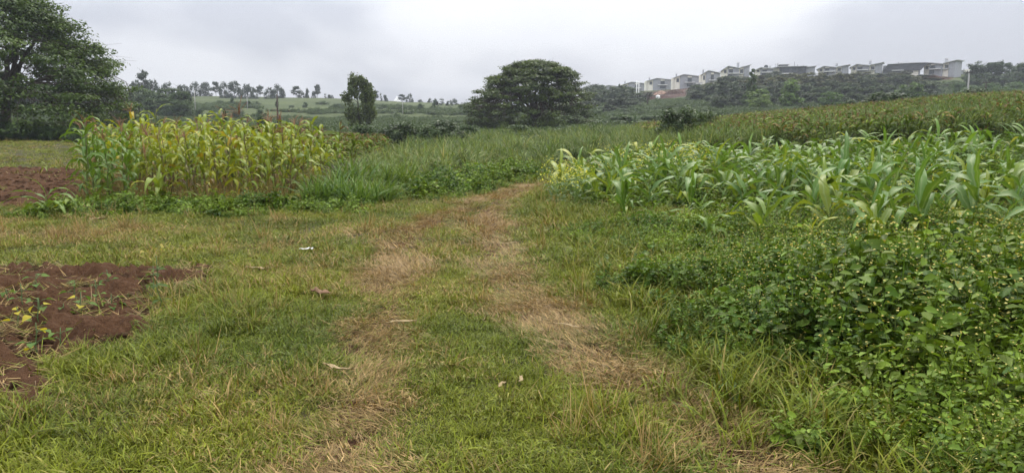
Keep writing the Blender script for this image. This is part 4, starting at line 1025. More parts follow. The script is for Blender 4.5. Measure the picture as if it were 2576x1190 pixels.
DEAD = [maize_leaf('leaf', 560 + i, 1.0, .085, 1.2 + .5 * g.random(), 1.3 + .5 * g.random(), wave=.9, kink=(.12, .6)) for i in range(6)]
def stalk_mesh(seed, bendy):
    g = np.random.default_rng(seed); p = bend((0, 0, 0), (g.normal(0, bendy), g.normal(0, bendy), 1), 0, 8, g, 0.008)
    q = MB(); r = np.linspace(1, .45, 8) * .5; q.tube(p, r * .024, 6); return q.mesh('stalk', STALK, True), p
STALKS = [stalk_mesh(600 + i, .05) for i in range(8)]
def tassel_mesh(seed):
    g = np.random.default_rng(seed); n = 11
    v, f, a = ribbons(np.zeros((n, 3)) + np.stack([np.zeros(n), np.zeros(n), .10 * g.random(n)], 1), g.random(n) * 6.28, .1 + .7 * g.random(n), .16 + .12 * g.random(n), np.full(n, .011), .3 + .9 * g.random(n), 3, seed, 'stem', 1.5)
    return mesh_np('tassel', v, f, a, False, [TASSEL])
TASSELS = [tassel_mesh(620 + i) for i in range(4)]
def ear_mesh():
    q = MB(); q.tube([(0, 0, 0), (0.01, 0, .06), (.015, 0, .14), (.015, 0, .20)], [.012, .026, .024, .008], 7); return q.mesh('ear', STALK, True)
EAR = ear_mesh()
def mixc(a, b_, t_): return tuple(np.array(a) * (1 - t_) + np.array(b_) * t_)
GRN, BLU, YEL, STRAW, BRN, ORG = (.098, .185, .018), (.080, .165, .036), (.35, .35, .026), (.34, .24, .10), (.12, .062, .03), (.40, .13, .02)
def ripe_plant(x, y, h, seed, label=None, group='ripening maize plants of the left stand', green=0.0, name='maize_plant', lean=0.0, tass=True, stub=False):
    g = np.random.default_rng(seed)
    o = thing(name, label or 'ripening yellow-green maize plant inside the crowded left-hand stand', 'maize', (x, y, hz(x, y) - .03), g.random() * 6.28, group)
    o.rotation_euler = (g.normal(0, .09) + lean, g.normal(0, .09), g.random() * 6.28)
    me, p = STALKS[g.integers(0, 8)]
    obj('stalk', me, o, scale=(h * .9, h * .9, h), color=mixc((.12, .14, .04), (.17, .11, .055), g.random() * (1 - green)))
    n = int(g.integers(11, 14)); a0 = g.random() * 6.28
    for k in range(n):
        f = .10 + .84 * k / (n - 1); q = p[min(7, int(round(f * 7)))] * h; q = np.array([q[0], q[1], f * h])
        az = a0 + math.pi * k + g.normal(0, .35)
        dead = g.random() < (.85 - f * 1.9) * (1 - green * .7) + .06
        if dead:
            c = mixc(STRAW, BRN, g.random() ** .7); me_ = DEAD[g.integers(0, 6)] if g.random() < .75 else RIPE[g.integers(0, 12)]; s_ = .45 + .25 * g.random()
        else:
            c = mixc(mixc(GRN, YEL, np.clip((1 - green) * (.3 + .7 * g.random()), 0, 1)), BLU, green * .7 * g.random())
            if g.random() < .05 * (1 - green): c = mixc(YEL, ORG, .5 * g.random())
            me_ = RIPE[g.integers(0, 12)] if f < .85 else YOUNG[g.integers(0, 12)]; s_ = (.60 + .25 * g.random()) * (1.08 - abs(f - .5) * .6)
        s_ *= h / 1.75
        obj('leaf', me_, o, tuple(q), (0, 0, az), s_, c)
    if tass: obj('tassel', TASSELS[g.integers(0, 4)], o, tuple(p[7] * h), (g.normal(0, .2), g.normal(0, .2), 0), 1.0 + .4 * g.random(), mixc((.20, .085, .055), (.33, .19, .11), g.random()))
    if g.random() < .45: obj('ear', EAR, o, tuple(np.array([p[4][0] * h, p[4][1] * h, h * .5])), (.35, 0, a0), 1.0, mixc((.30, .27, .12), STRAW, g.random()))
    return o
def young_plant(x, y, h, seed, label=None, group='young maize plants of the right-hand field', yellow=0.0, n=None, name='maize_plant', droop=0.0):
    g = np.random.default_rng(seed)
    o = thing(name, label or 'young blue-green maize plant among the beans of the right-hand field', 'maize', (x, y, hz(x, y) - .03), 0, group)
    o.rotation_euler = (g.normal(0, .06), g.normal(0, .06), g.random() * 6.28)
    me, p = STALKS[g.integers(0, 8)]; sh = h * .5
    obj('stalk', me, o, scale=(h * 1.1, h * 1.1, sh), color=mixc((.12, .19, .05), (.2, .22, .06), yellow))
    n = n or int(g.integers(7, 10)); a0 = g.random() * 6.28
    for k in range(n):
        f = k / (n - 1); q = np.array([p[min(7, int(f * 7))][0] * h, p[min(7, int(f * 7))][1] * h, sh * (.18 + .82 * f)])
        az = a0 + math.pi * k + g.normal(0, .4)
        c = mixc(mixc(GRN, BLU, .3 + .7 * g.random()), YEL, np.clip(yellow + (.35 if f < .15 and g.random() < .4 else 0) + .06 * g.random(), 0, 1))
        c = tuple(np.array(c) * (.85 + .35 * g.random()))
        if f > .9: me_, s_ = UPRIGHT[g.integers(0, 4)], .48
        else: me_, s_ = YOUNG[g.integers(0, 12)], .62 * (.75 + .5 * math.sin(math.pi * (f * .8 + .15)))
        s_ *= (h / 1.0) ** .85 * (1.05 + .3 * g.random()); s_ = min(s_, 1.1)
        obj('leaf', me_, o, tuple(q), (g.normal(0, .08), droop * (1 - f), az), s_, c)
    return o
# --- left stand: named plants first, then the crowd
taken = []
def base_at(u, vb): return tuple(hit(u, vb))
def ripe_at(u, d, vtop, seed, label, **k):
    x = xat(u, d); h = at(u, vtop, d)[2] - hz(x, d); taken.append((x, d)); return ripe_plant(x, d, h, seed, label, None, **k)
ripe_at(332, 19.5, 285, 1, 'tallest maize plant with a reddish tassel above the left stand', green=.5)
ripe_at(222, 16.6, 322, 2, 'green maize plant at the left corner of the stand', green=.95)
ripe_at(262, 16.2, 345, 3, 'bluish-green maize plant second from the left corner of the stand', green=1.0)
ripe_at(300, 16.4, 350, 4, 'green leafy maize plant third from the stand corner', green=.9)
ripe_at(582, 19.0, 302, 5, 'tall bright green maize plant in the middle of the stand', green=.6)
ripe_at(700, 18.2, 305, 6, 'tall green maize with arching top leaves near the stand end', green=.55)
ripe_at(803, 21.0, 318, 7, 'pale broken-topped maize stalk at the right end of the stand', green=.3, tass=False)
ripe_at(845, 23.0, 345, 8, 'short green maize right of the broken-topped stalk', green=.5, tass=False)
ripe_at(368, 16.0, 395, 9, 'withered maize plant with an orange leaf at the stand front', green=0)
x, y = base_at(400, 518); young_plant(x, y, .95, 31, 'small light green maize sprout before the stand front', None, .35, 7); taken.append((x, y))
x, y = base_at(240, 512); young_plant(x, y, .8, 32, 'small pale maize sprout at the left corner of the stand', None, .3, 6); taken.append((x, y))
x, y = base_at(122, 545); young_plant(x, y, .85, 33, 'lone drooping maize plant by the tilled strip, outside the stand', None, .1, 9, droop=.5)
x, y = base_at(165, 540); young_plant(x, y, .55, 34, 'fallen wilted maize beside the lone drooping one', None, .25, 6, droop=.9)
x, y = base_at(118, 438); young_plant(x, y, .6, 35, 'small broken maize on the far edge of the tilled strip', None, .4, 5, droop=.4)
g = np.random.default_rng(4); cnt = 0
xs_, ys_ = [p[0] for p in MAIZE_L], [p[1] for p in MAIZE_L]
cand = []
for yy in np.arange(min(ys_), max(ys_), .62):
    for xx in np.arange(min(xs_), max(xs_), .42 if yy < 22 else .6):
        px, py = xx + g.normal(0, .12), yy + g.normal(0, .13)
        if inpoly(np.array([px]), np.array([py]), MAIZE_L)[0] and all((px - a) ** 2 + (py - b_) ** 2 > .07 for a, b_ in taken): cand.append((py, px))
cand = [q for q in cand if g.random() > .12]; cand.sort(); cand, rest = cand[:150], cand[150:]
cand.sort(key=lambda q: (round(q[0] / .62), q[1])); row_of = {}
for i, (py, px) in enumerate(cand):
    u = 1288 + FOC * px / py / cp
    vt = np.interp(u, [190, 300, 700, 780, 850, 970], [328, 334, 342, 346, 358, 366]) + g.normal(0, 26)
    h = max(.8, min(2.15, at(u, vt, py)[2] - hz(px, py)))
    edge = u < 330 and py < 19
    rr_ = max(0, int(round((py - 15.4) / .62))); row_of[rr_] = row_of.get(rr_, -1) + 1
    ripe_plant(px, py, h, 1000 + i, ('green maize plant, %s from the left in the %s row of the stand flank' % (nth(row_of[rr_]), nth(rr_))) if edge else ('ripening maize plant, %s from the left in the %s row of the stand' % (nth(row_of[rr_]), nth(rr_))), 'green maize of the stand flank' if edge else 'ripening maize plants of the left stand', green=.8 if edge else .25 * g.random() ** 2 + .05, tass=g.random() < .45)
xs_, ys_ = [p[0] for p in MAIZE_L], [p[1] for p in MAIZE_L]; n = 600
x = min(xs_) + (max(xs_) - min(xs_)) * rng.random(n); y = min(ys_) - .2 + (24 - min(ys_)) * rng.random(n); k = dpoly(x, y, MAIZE_L) < -.05; x, y = x[k], y[k]
scatter('maize_litter', 'brown withered leaves and stalks at the foot of the maize stand', 'dead leaves', turf_col, np.stack([x, y, H(x, y)], 1), rng.random(len(x)) * 6.28, 1.0 + .7 * rng.random(len(x)), 10 + rng.integers(0, 2, len(x)), .5 + .4 * rng.random(len(x)), rng.random(len(x)))
# --- right field
NAMED = [(2119,518,331,0,'largest young maize plant, standing well above the right-hand field'),(1572,543,478,.05,'small maize at the near left corner of the right-hand field'),(1596,477,424,0,'blue-green maize beside the yellow mustard flowers'),
 (1474,500,428,0,'leftmost maize of the field, in the yellow flowers by the track'),(1655,520,470,.15,'broad-leaved short maize right of the corner plant'),(1787,615,525,.1,'low spreading maize at the near edge of the field'),
 (1760,552,488,.05,'maize with long arching leaves behind the near edge one'),(1957,459,388,0,'tall blue-green maize in the middle of the field'),(1925,555,478,.05,'maize with a rolled upright whorl at the near edge'),
 (2048,625,533,.75,'bright yellow-green maize sprout at the near edge'),(2126,560,485,.1,'low fountain-shaped maize below the largest plant'),(2299,562,463,.05,'maize with one broad upright leaf near the field edge'),
 (2471,552,425,.4,'yellowish maize with insect-holed leaves near the right edge'),(2363,485,418,0,'dark maize left of the yellowish holed one'),(1860,490,400,0,'blue-green maize left of the mid-field tall one'),(2540,470,375,0,'arching maize at the right edge of the picture')]
takenr = []
for i, (u, vb, vt, yl, lab) in enumerate(NAMED):
    x, y = base_at(u, vb); h = at(u, vt, y)[2] - hz(x, y); takenr.append((x, y)); young_plant(x, y, h / .88, 2000 + i, lab, None, yl)
xs_, ys_ = [p[0] for p in MAIZE_R], [p[1] for p in MAIZE_R]; cand = []
yy = min(ys_)
while yy < max(ys_):
    st = .8 + (yy - 10) * .012
    for xx in np.arange(min(xs_), min(max(xs_), yy * .78 + 1), st):
        px, py = xx + g.normal(0, .2), yy + g.normal(0, .2)
        if inpoly(np.array([px]), np.array([py]), MAIZE_R)[0] and all((px - a) ** 2 + (py - b_) ** 2 > .3 for a, b_ in takenr) and g.random() < .8: cand.append((py, px))
    yy += st
cand.sort(); cand, restr = cand[:140], cand[140:]
cand.sort(key=lambda q: q[1] / q[0]); cnt_sec = {}
for i, (py, px) in enumerate(cand):
    h = .72 + .66 * fbm(np.array([px / 3]), np.array([py / 3]), 9)[0] + g.normal(0, .2)
    ux = 1288 + FOC * px / py
    sec = ('near edge' if py < 11.5 else 'middle' if py < 15 else 'farther part', 'left' if ux < 1750 else 'centre' if ux < 2160 else 'right')
    cnt_sec[sec] = cnt_sec.get(sec, -1) + 1
    young_plant(px, py, max(.55, min(1.45, h)), 3000 + i, 'young maize in the %s %s of the right field, %s from the left there' % (sec[0], sec[1], nth(cnt_sec[sec])), 'young maize, field %s %s' % sec, yellow=.4 * g.random() ** 4, n=int(g.integers(6, 9)) if py < 18 else 6)

YM = grassmat('young_maize_mass', (0.075, 0.150, 0.018), (0.150, 0.240, 0.034), (0.2, 0.22, 0.04), (0.26, 0.26, 0.05), .5, .28, .25, (.12, .18, .05), .3)
def young_small(seed):
    g = np.random.default_rng(seed); n = 9; b0 = np.stack([np.zeros(n), np.zeros(n), .08 + .4 * np.arange(n) / n], 1)
    lv = ribbons(b0, np.arange(n) * math.pi + g.normal(0, .4, n), .25 + .4 * g.random(n), .55 + .3 * g.random(n), np.full(n, .095), .9 + 1.5 * g.random(n), 7, seed, 'leaf', .4)
    st = ribbons(np.zeros((2, 3)), np.array([0, 1.6]), np.zeros(2), np.full(2, .5), np.full(2, .03), np.zeros(2), 2, seed, 'stem')
    return mesh_np('young_maize', *join(lv, st), True, [YM])
ym_col = collection_of('young_maize', [young_small(735 + i) for i in range(5)])
q = np.array(restr); n = len(q)
scatter('young_maize_mass', 'farther rows of young maize merging into one green mass at the field back', 'maize', ym_col, np.stack([q[:, 1], q[:, 0], H(q[:, 1], q[:, 0]) - .03], 1), rng.random(n) * 6.28, .85 + .5 * rng.random(n), rng.integers(0, 5, n), .2 * rng.random(n), rng.random(n))
# ------------------------------------------------------------------ tall napier grass
NAP = grassmat('napier_blades', (0.050, 0.095, 0.024), (0.230, 0.290, 0.090), (0.24, 0.21, 0.09), (0.34, 0.29, 0.14), 0.55, 0.25, 0.2, (0.10, 0.12, 0.04), 0.6)
def napier_mesh(seed, n, r, h0, h1, w=.021):
    g = np.random.default_rng(seed)
    v, f, a = ribbons(disc(g, n, r), g.random(n) * 6.28, .02 + .55 * g.random(n), h0 + (h1 - h0) * g.random(n), w * (.6 + .8 * g.random(n)), .3 + 1.5 * g.random(n) ** 1.5, 5, seed, twist=.8)
    st = max(6, n // 6); b0 = disc(g, st, r * .7)
    s = ribbons(b0, g.random(st) * 6.28, .05 + .3 * g.random(st), h0 * (.8 + .3 * g.random(st)), np.full(st, .012), .1 * g.random(st), 3, seed + 1, 'stem')
    v, f, a = join((v, f, a), s)
    return mesh_np('napier_blades', v, f, a, False, [NAP])
napier = [napier_mesh(700 + i, 75, .42, .55, 1.4, .050) for i in range(4)]
nap_col = collection_of('napier_clump', napier)
xs_, ys_ = [p[0] for p in NAPIER], [p[1] for p in NAPIER]
n = 1900; x = min(xs_) + (max(xs_) - min(xs_)) * rng.random(n); y = min(ys_) + (max(ys_) - min(ys_)) * rng.random(n) ** 1.15
k = inpoly(x, y, NAPIER); x, y = x[k], y[k]
low = inpoly(x, y, LOWW) & (rng.random(len(x)) < .85); x, y = x[~low], y[~low]
hmod = (.25 + 1.25 * fbm(x / 2.2, y / 2.2, 88, 3)) * np.interp(y, [16, 27, 40], [.5, .8, 1.05])
scatter('napier_grass', 'broad mass of tall arching grass across the middle ground', 'tall grass', nap_col, np.stack([x, y, H(x, y) - .03], 1), rng.random(len(x)) * 6.28, hmod * (.85 + .3 * rng.random(len(x))), rng.integers(0, 4, len(x)), .08 + .25 * fbm(x / 3, y / 3, 89, 3) - .1, fbm(x / 2.5, y / 2.5, 90, 3) * 2.0 - .5)
n = 2600; uq = 1700 + 1100 * rng.random(n); y = 34 + 45 * rng.random(n); x = (uq - 1288) / FOC * y * cp
k = (dpoly(x, y, MAIZE_R) > .3) & ((fbm(x / 5, y / 5, 92, 3) > .56) | ((y < 39) & (fbm(x / 4, y / 4, 93, 3) > .38))); x, y = x[k], y[k]
scatter('napier_grass', 'patches of tall grass strewn over the rise among the ripe maize', 'tall grass', nap_col, np.stack([x, y, H(x, y) - .03], 1), rng.random(len(x)) * 6.28, 0.8 + .6 * rng.random(len(x)), rng.integers(0, 4, len(x)), .12 * rng.random(len(x)), .1 + .5 * fbm(x / 2, y / 2, 94, 3))
# clumps one can tell apart stand as plants of their own (object colour replaces the scatter's tint)
NAPS = foliage('napier_single', (0.055, 0.098, 0.018), (0.195, 0.245, 0.055), 0.55, 0.25, .2)
napier_s = [napier_mesh(720 + i, 130, .36, .45, 1.25, .034) for i in range(4)]
for me in napier_s: me.materials.clear(); me.materials.append(NAPS)
for i, (u, vb, sc_, tint, lab) in enumerate([(800,512,1.0,(.8,1,1),'blue-green tall grass clump at the right end of the maize stand'),(850,508,1.15,(.8,1,1),'big dark grass clump second from the maize stand end'),(910,515,.95,(.85,1.05,1),'spreading grass fountain at the front of the clumps'),(965,505,.85,(.9,1.05,.9),'grass clump nearest the track bend'),
      (880,478,1.25,(.75,.95,.9),'tall grass clump behind the front fountain'),(950,470,1.2,(.9,1.05,.9),'tall grass clump behind the one by the track bend'),(1010,470,1.1,(1,1.1,.9),'pale grass clump left of the low weeds'),(1180,478,.5,(1,1.1,.8),'small grass tuft among the low weeds')]):
    x, y = base_at(u, vb); o = thing('grass_clump', lab, 'tall grass', (x, y, hz(x, y) - .02), i * 1.7, 'front clumps of tall grass'); obj('blades', napier_s[i % 4], o, scale=(sc_ * .95, sc_ * .95, sc_ * .74), color=tint)['kind'] = 'stuff'
for i, (u, d, vt, w, tint, lab) in enumerate([(2150,44,318,1.2,(0.61,0.80,0.68),'grass clump above the largest young maize, on the rise'),(2010,44,325,1.0,(0.65,0.80,0.64),'grass clump behind the middle of the maize field'),(1880,42,338,1.0,(0.61,0.76,0.64),'dark grass clump left of the mid-field one'),(2330,62,250,1.5,(0.58,0.76,0.71),'tall grass clump at the left of the rise crest'),
      (2375,60,243,1.7,(0.54,0.72,0.68),'tallest dark grass clump on the rise'),(2420,64,236,1.5,(0.61,0.80,0.71),'tall grass clump next to the pale pole foot'),(2460,58,262,1.3,(0.61,0.80,0.68),'grass clump right of the tallest one'),(2300,52,285,1.2,(0.65,0.84,0.68),'low grass clump below the tallest one'),(2520,40,292,1.2,(0.68,0.88,0.64),'grass clump at the right edge, mid rise'),
      (2240,38,318,1.1,(0.68,0.86,0.64),'wide pale grass clump behind the field'),(2430,36,318,1.1,(0.68,0.86,0.64),'pale grass clump at the back of the field, right'),(2565,36,315,1.1,(0.65,0.84,0.64),'grass clump at the back corner of the field'),(1650,40,345,1.0,(0.58,0.76,0.68),'dark grass clump behind the mustard flowers'),(1740,46,340,1.0,(0.61,0.80,0.68),'grass clump left of the bronze maize')]):
    x = xat(u, d); zb = hz(x, d); h = max(.8, at(u, vt, d)[2] - zb)
    o = thing('grass_clump', lab, 'tall grass', (x, d, zb - .05), i * 2.1, 'tall grass clumps on the rise')
    for j in range(4): obj('blades', napier_s[(i + j) % 4], o, ((j - 1.5) * w * .9, (j % 2) * w * .6, 0), (0, 0, j * 1.3), (w, w, h / 1.2 * (.85 + .1 * j)), tint)['kind'] = 'stuff'

# ------------------------------------------------------------------ ripe maize on the rise behind (too many and too far to count)
RM = grassmat('ripe_maize_mass', (0.036, 0.082, 0.008), (0.150, 0.205, 0.018), (0.14, 0.075, 0.025), (0.20, 0.12, 0.04), .65, .2, .1, (.16, .12, .06), .4)
TB = foliage('bronze_tassels', (0.13, 0.055, 0.030), (0.24, 0.12, 0.07), .8, .1, .2, False)
def ripe_small(seed):
    g = np.random.default_rng(seed); n = 12
    b0 = np.stack([g.normal(0, .015, n), g.normal(0, .015, n), .25 + .95 * g.random(n)], 1)
    lv = ribbons(b0, g.random(n) * 6.28, .3 + .5 * g.random(n), .45 + .25 * g.random(n), np.full(n, .10), 1.1 + 1.2 * g.random(n), 5, seed, 'leaf', .6)
    st = ribbons(np.zeros((2, 3)), np.array([0, 1.6]), np.full(2, .02), np.full(2, 1.3), np.full(2, .03), np.zeros(2), 2, seed, 'stem')
    v, f, a = join(lv, st); nf = len(f)
    m_ = 4; ts = ribbons(np.tile([[.02, .0, 1.28]], (m_, 1)), g.random(m_) * 6.28, .2 + .7 * g.random(m_), .14 + .10 * g.random(m_), np.full(m_, .018), .8 * g.random(m_), 2, seed + 5, 'stem')
    v, f, a = join((v, f, a), ts)
    return mesh_np('ripe_maize', v, f, a, False, [RM, TB], np.concatenate([np.zeros(nf), np.ones(len(ts[1]))]))
rm_col = collection_of('ripe_maize', [ripe_small(740 + i) for i in range(5)])
n = 5200; uq = 1600 + 1250 * rng.random(n); y = 33 + 57 * rng.random(n) ** .85; x = (uq - 1288) / FOC * y * cp
k = (dpoly(x, y, MAIZE_R) > .5) & (uq > np.interp(y, [33, 40, 60, 90], [1980, 1800, 1640, 1560])) & (fbm(x / 7, y / 7, 95, 3) > .22)
x, y = x[k], y[k]
scatter('ripe_maize_field', 'bronze-tasselled ripe maize covering the rise behind the young field', 'maize', rm_col, np.stack([x, y, H(x, y) - .05], 1), rng.random(len(x)) * 6.28, .78 + .3 * rng.random(len(x)), rng.integers(0, 5, len(x)), np.clip(-.22 + .85 * fbm(x / 5, y / 5, 96, 3), 0, .55), rng.random(len(x)))
q = np.array(rest); n = len(q); hh = np.array([np.clip(at(1288 + FOC * b_ / a / cp, np.interp(1288 + FOC * b_ / a / cp, [190, 700, 780, 850, 970], [324, 330, 338, 352, 360]) + rng.normal() * 16, a)[2] - hz(b_, a), .8, 2.1) for a, b_ in q])
scatter('ripe_maize_mass', 'inner and back rows of the left maize stand merging into one mass', 'maize', rm_col, np.stack([q[:, 1], q[:, 0], H(q[:, 1], q[:, 0]) - .03], 1), rng.random(n) * 6.28, hh / 1.42, rng.integers(0, 5, n), np.clip(.05 + .25 * rng.random(n), 0, 1), .4 + .6 * rng.random(n))
n = 1400; uq = 330 + 640 * rng.random(n); y = 40 + 30 * rng.random(n); x = (uq - 1288) / FOC * y * cp
scatter('ripe_maize_field', 'dull reddish-tasselled maize strip behind the left stand', 'maize', rm_col, np.stack([x, y, H(x, y) - .05], 1), rng.random(n) * 6.28, .62 + .25 * rng.random(n), rng.integers(0, 5, n), np.clip(.15 + .3 * rng.random(n), 0, 1), .3 * rng.random(n))
# rough scrub and crops between there and the hill foot
SCR = foliage('scrub_leaves', (0.030, 0.055, 0.016), (0.095, 0.14, 0.045), .55, .25, .3, False)
def scrub(seed, n=500):
    g = np.random.default_rng(seed); bl = [(g.normal(0, .5), g.normal(0, .5), .15 + .35 * g.random(), .35, .35, .28) for i in range(9)]
    v, f, sh = blob_leaves(bl, n, .16, g, .5, .5); w = ribbons(disc(g, 30, .9), g.random(30) * 6.28, .4 * g.random(30), .5 + .6 * g.random(30), np.full(30, .03), .5 + g.random(30), 3, seed)
    return mesh_np('scrub', np.vstack([v, w[0]]), np.vstack([f, w[1] + len(v)]), {'rnd': np.concatenate([sh, .4 + .6 * w[2]['rnd']])}, False, [SCR])
scr_col = collection_of('scrub_clump', [scrub(760 + i) for i in range(4)])
n = 9000; uq = -200 + 2200 * rng.random(n); y = 62 + 130 * rng.random(n) ** 1.2; x = (uq - 1288) / FOC * y * cp
k = ~((uq < 200) & (y < 92)) & ~((uq > 1500) & (y < 95)) & (fbm(x / 12, y / 12, 97, 3) > .36); x, y = x[k], y[k]
scatter('scrub', 'low weedy scrub and crops filling the valley floor', 'scrub', scr_col, np.stack([x, y, H(x, y) - .1], 1), rng.random(len(x)) * 6.28, (.55 + .9 * fbm(x / 6, y / 6, 98, 3)) * (.8 + .5 * rng.random(len(x))), rng.integers(0, 4, len(x)))
n = 5000; x, y = front_points(n, 190, 300, .8); uq = 1288 + FOC * x / y / cp; k = ((uq > 1470) | (fbm(x / 18, y / 18, 99, 3) > .50)); x, y = x[k], y[k]
scatter('scrub', 'thin scrub scattered over the far slopes', 'scrub', scr_col, np.stack([x, y, H(x, y) - .15], 1), rng.random(len(x)) * 6.28, 1.0 + 1.2 * rng.random(len(x)), rng.integers(0, 4, len(x)))

# ------------------------------------------------------------------ leafy weeds and beans on the right
WL = grassmat('weed_leaves', (0.034, 0.082, 0.010), (0.190, 0.275, 0.028), (0.10, 0.15, 0.035), (0.16, 0.19, 0.05), .6, .2, .15, (.04, .06, .02), .35)
YF = foliage('yellow_florets', (0.38, 0.31, 0.06), (0.52, 0.46, 0.14), .7, .2, .2, False)
def weed(seed, h, nst, lv, ls, fl, fs=.011):
    g = np.random.default_rng(seed); P, A_, T_, S_, F_ = [], [], [], [], []
    stems = ribbons(disc(g, nst, .12), g.random(nst) * 6.28, .15 + .35 * g.random(nst), h * (.7 + .5 * g.random(nst)), np.full(nst, .005), .2 * g.normal(size=nst), 4, seed, 'stem')
    sv = stems[0].reshape(nst, 5, 2, 3).mean(2)
    for i in range(nst):
        for k in range(lv):
            f = .15 + .85 * (k + g.random()) / lv; j = min(3, int(f * 4)); q = sv[i, j] + (sv[i, j + 1] - sv[i, j]) * (f * 4 - j)
            P.append(q + g.normal(0, .008, 3)); A_.append(g.random() * 6.28); T_.append(g.normal(.1, .35)); S_.append(ls * (1.25 - .6 * f) * (.7 + .6 * g.random()))
        for k in range(fl): F_.append(sv[i, 4] + np.array([g.normal(0, .045), g.normal(0, .045), .02 + .035 * g.random()]))
    S_ = np.array(S_); lf = small_leaves(g, np.array(P), np.array(A_), np.array(T_), S_, S_ * .62)
    v, f, a = join(stems, lf); nf = len(f); mi = np.zeros(nf)
    if F_:
        F_ = np.array(F_); cv, cf = leaf_cards(F_, np.array([0, 0, 1.0]) + g.normal(0, .35, (len(F_), 3)), fs, g, .9)
        v, f, a = join((v, f, a), (cv, cf, {'rnd': np.repeat(g.random(len(F_)), 4)})); mi = np.concatenate([mi, np.ones(len(cf))])
    return mesh_np('weed', v, f, a, False, [WL, YF], mi)
weed_col = collection_of('weed_plant', [weed(800 + i, .30, 9, 9, .05 + .012 * i, (1, 0, 1, 0)[i], .010) for i in range(4)] + [weed(810 + i, .20, 7, 8, .085, 0) for i in range(3)] + [weed(820 + i, .07, 8, 6, .028, 0) for i in range(2)] + [weed(830 + i, .34, 8, 12, .040, (3, 0)[i], .010) for i in range(2)])
def put_weeds(n, d0, d1, poly, kinds, size, name, label, prob=1.0, edge=.5):
    xs_, ys_ = [p[0] for p in poly], [p[1] for p in poly]
    y0, y1 = max(d0, min(ys_) - .5), min(d1, max(ys_)); y = (y0 ** 2 + (y1 ** 2 - y0 ** 2) * rng.random(n)) ** .5
    x = min(xs_) - .5 + (np.minimum(max(xs_), y * .8 + 1) - min(xs_) + .5) * rng.random(n)
    e = dpoly(x, y, poly) + (fbm(x / .9, y / .9, 101, 3) - .5) * 1.2
    k = (e < rng.random(n) * .4); x, y, e = x[k], y[k], e[k]; n = len(x)
    p = np.array(kinds, float); idx = rng.choice(len(p), n, p=p / p.sum())
    patch = fbm(x / 1.4, y / 1.4, 103, 3)
    s = size * (.62 + .68 * smooth(.2, -1.2, e)) * (1 - .38 * smooth(6.5, 9, y) * (size > .9) * (max(xs_) > 20)) * (.40 + 1.1 * patch) * (.55 + 1.0 * rng.random(n) ** 1.8)
    scatter(name, label, 'weeds', weed_col, np.stack([x, y, H(x, y) - .01], 1), rng.random(n) * 6.28, s, idx, .25 * rng.random(n), np.clip(fbm(x / .7, y / .7, 104, 3) * 2.4 - .75 + .22 * rng.normal(size=n), 0, 1), .2)
put_weeds(8200, 3, 12, WEED, (4, 4, 4, 3, 1.5, 1.5, 1.5, .5, .5, 4, 4), 1.05, 'weeds', 'dense leafy weeds with tiny yellow flower heads along the track')
put_weeds(6500, 10.5, 34, WEED, (.5, .5, .5, .5, 4, 4, 4, .3, .3, .6, .6), 1.25, 'weeds', 'bean and weed undergrowth between the young maize')
put_weeds(1800, 12, 34, LOWW, (1, 1, 1, 1, 1, 1, 1, 2, 2, 0, 0), 1.1, 'weeds', 'low weeds between the track bend and the tall grass')
FRONT = PL((60,540),(200,505),(420,516),(640,512),(770,505),(960,520),(900,535),(600,545),(300,548),(100,560))
put_weeds(2200, 10, 24, FRONT, (.3, .3, .3, .3, 1, 1, 1, 3, 3, 0, 0), .85, 'weeds', 'low leafy weeds along the foot of the maize stand')
# long grass arching out along the weed edge
x, y = front_points(4200, 3, 14, .8); dw = dpoly(x, y, WEED); k = (dw < .5) & (rng.random(4200) < np.interp(-dw, [-.5, .3, 2.5], [.6, 1, .25])); x, y = x[k], y[k]
scatter('grass', 'long arching grass along the weed edge', 'grass', turf_col, np.stack([x, y, H(x, y)], 1), rng.random(len(x)) * 6.28, 1.0 + .6 * rng.random(len(x)), 7 + rng.integers(0, 3, len(x)), .12 * rng.random(len(x)), .2 + .4 * rng.random(len(x)))

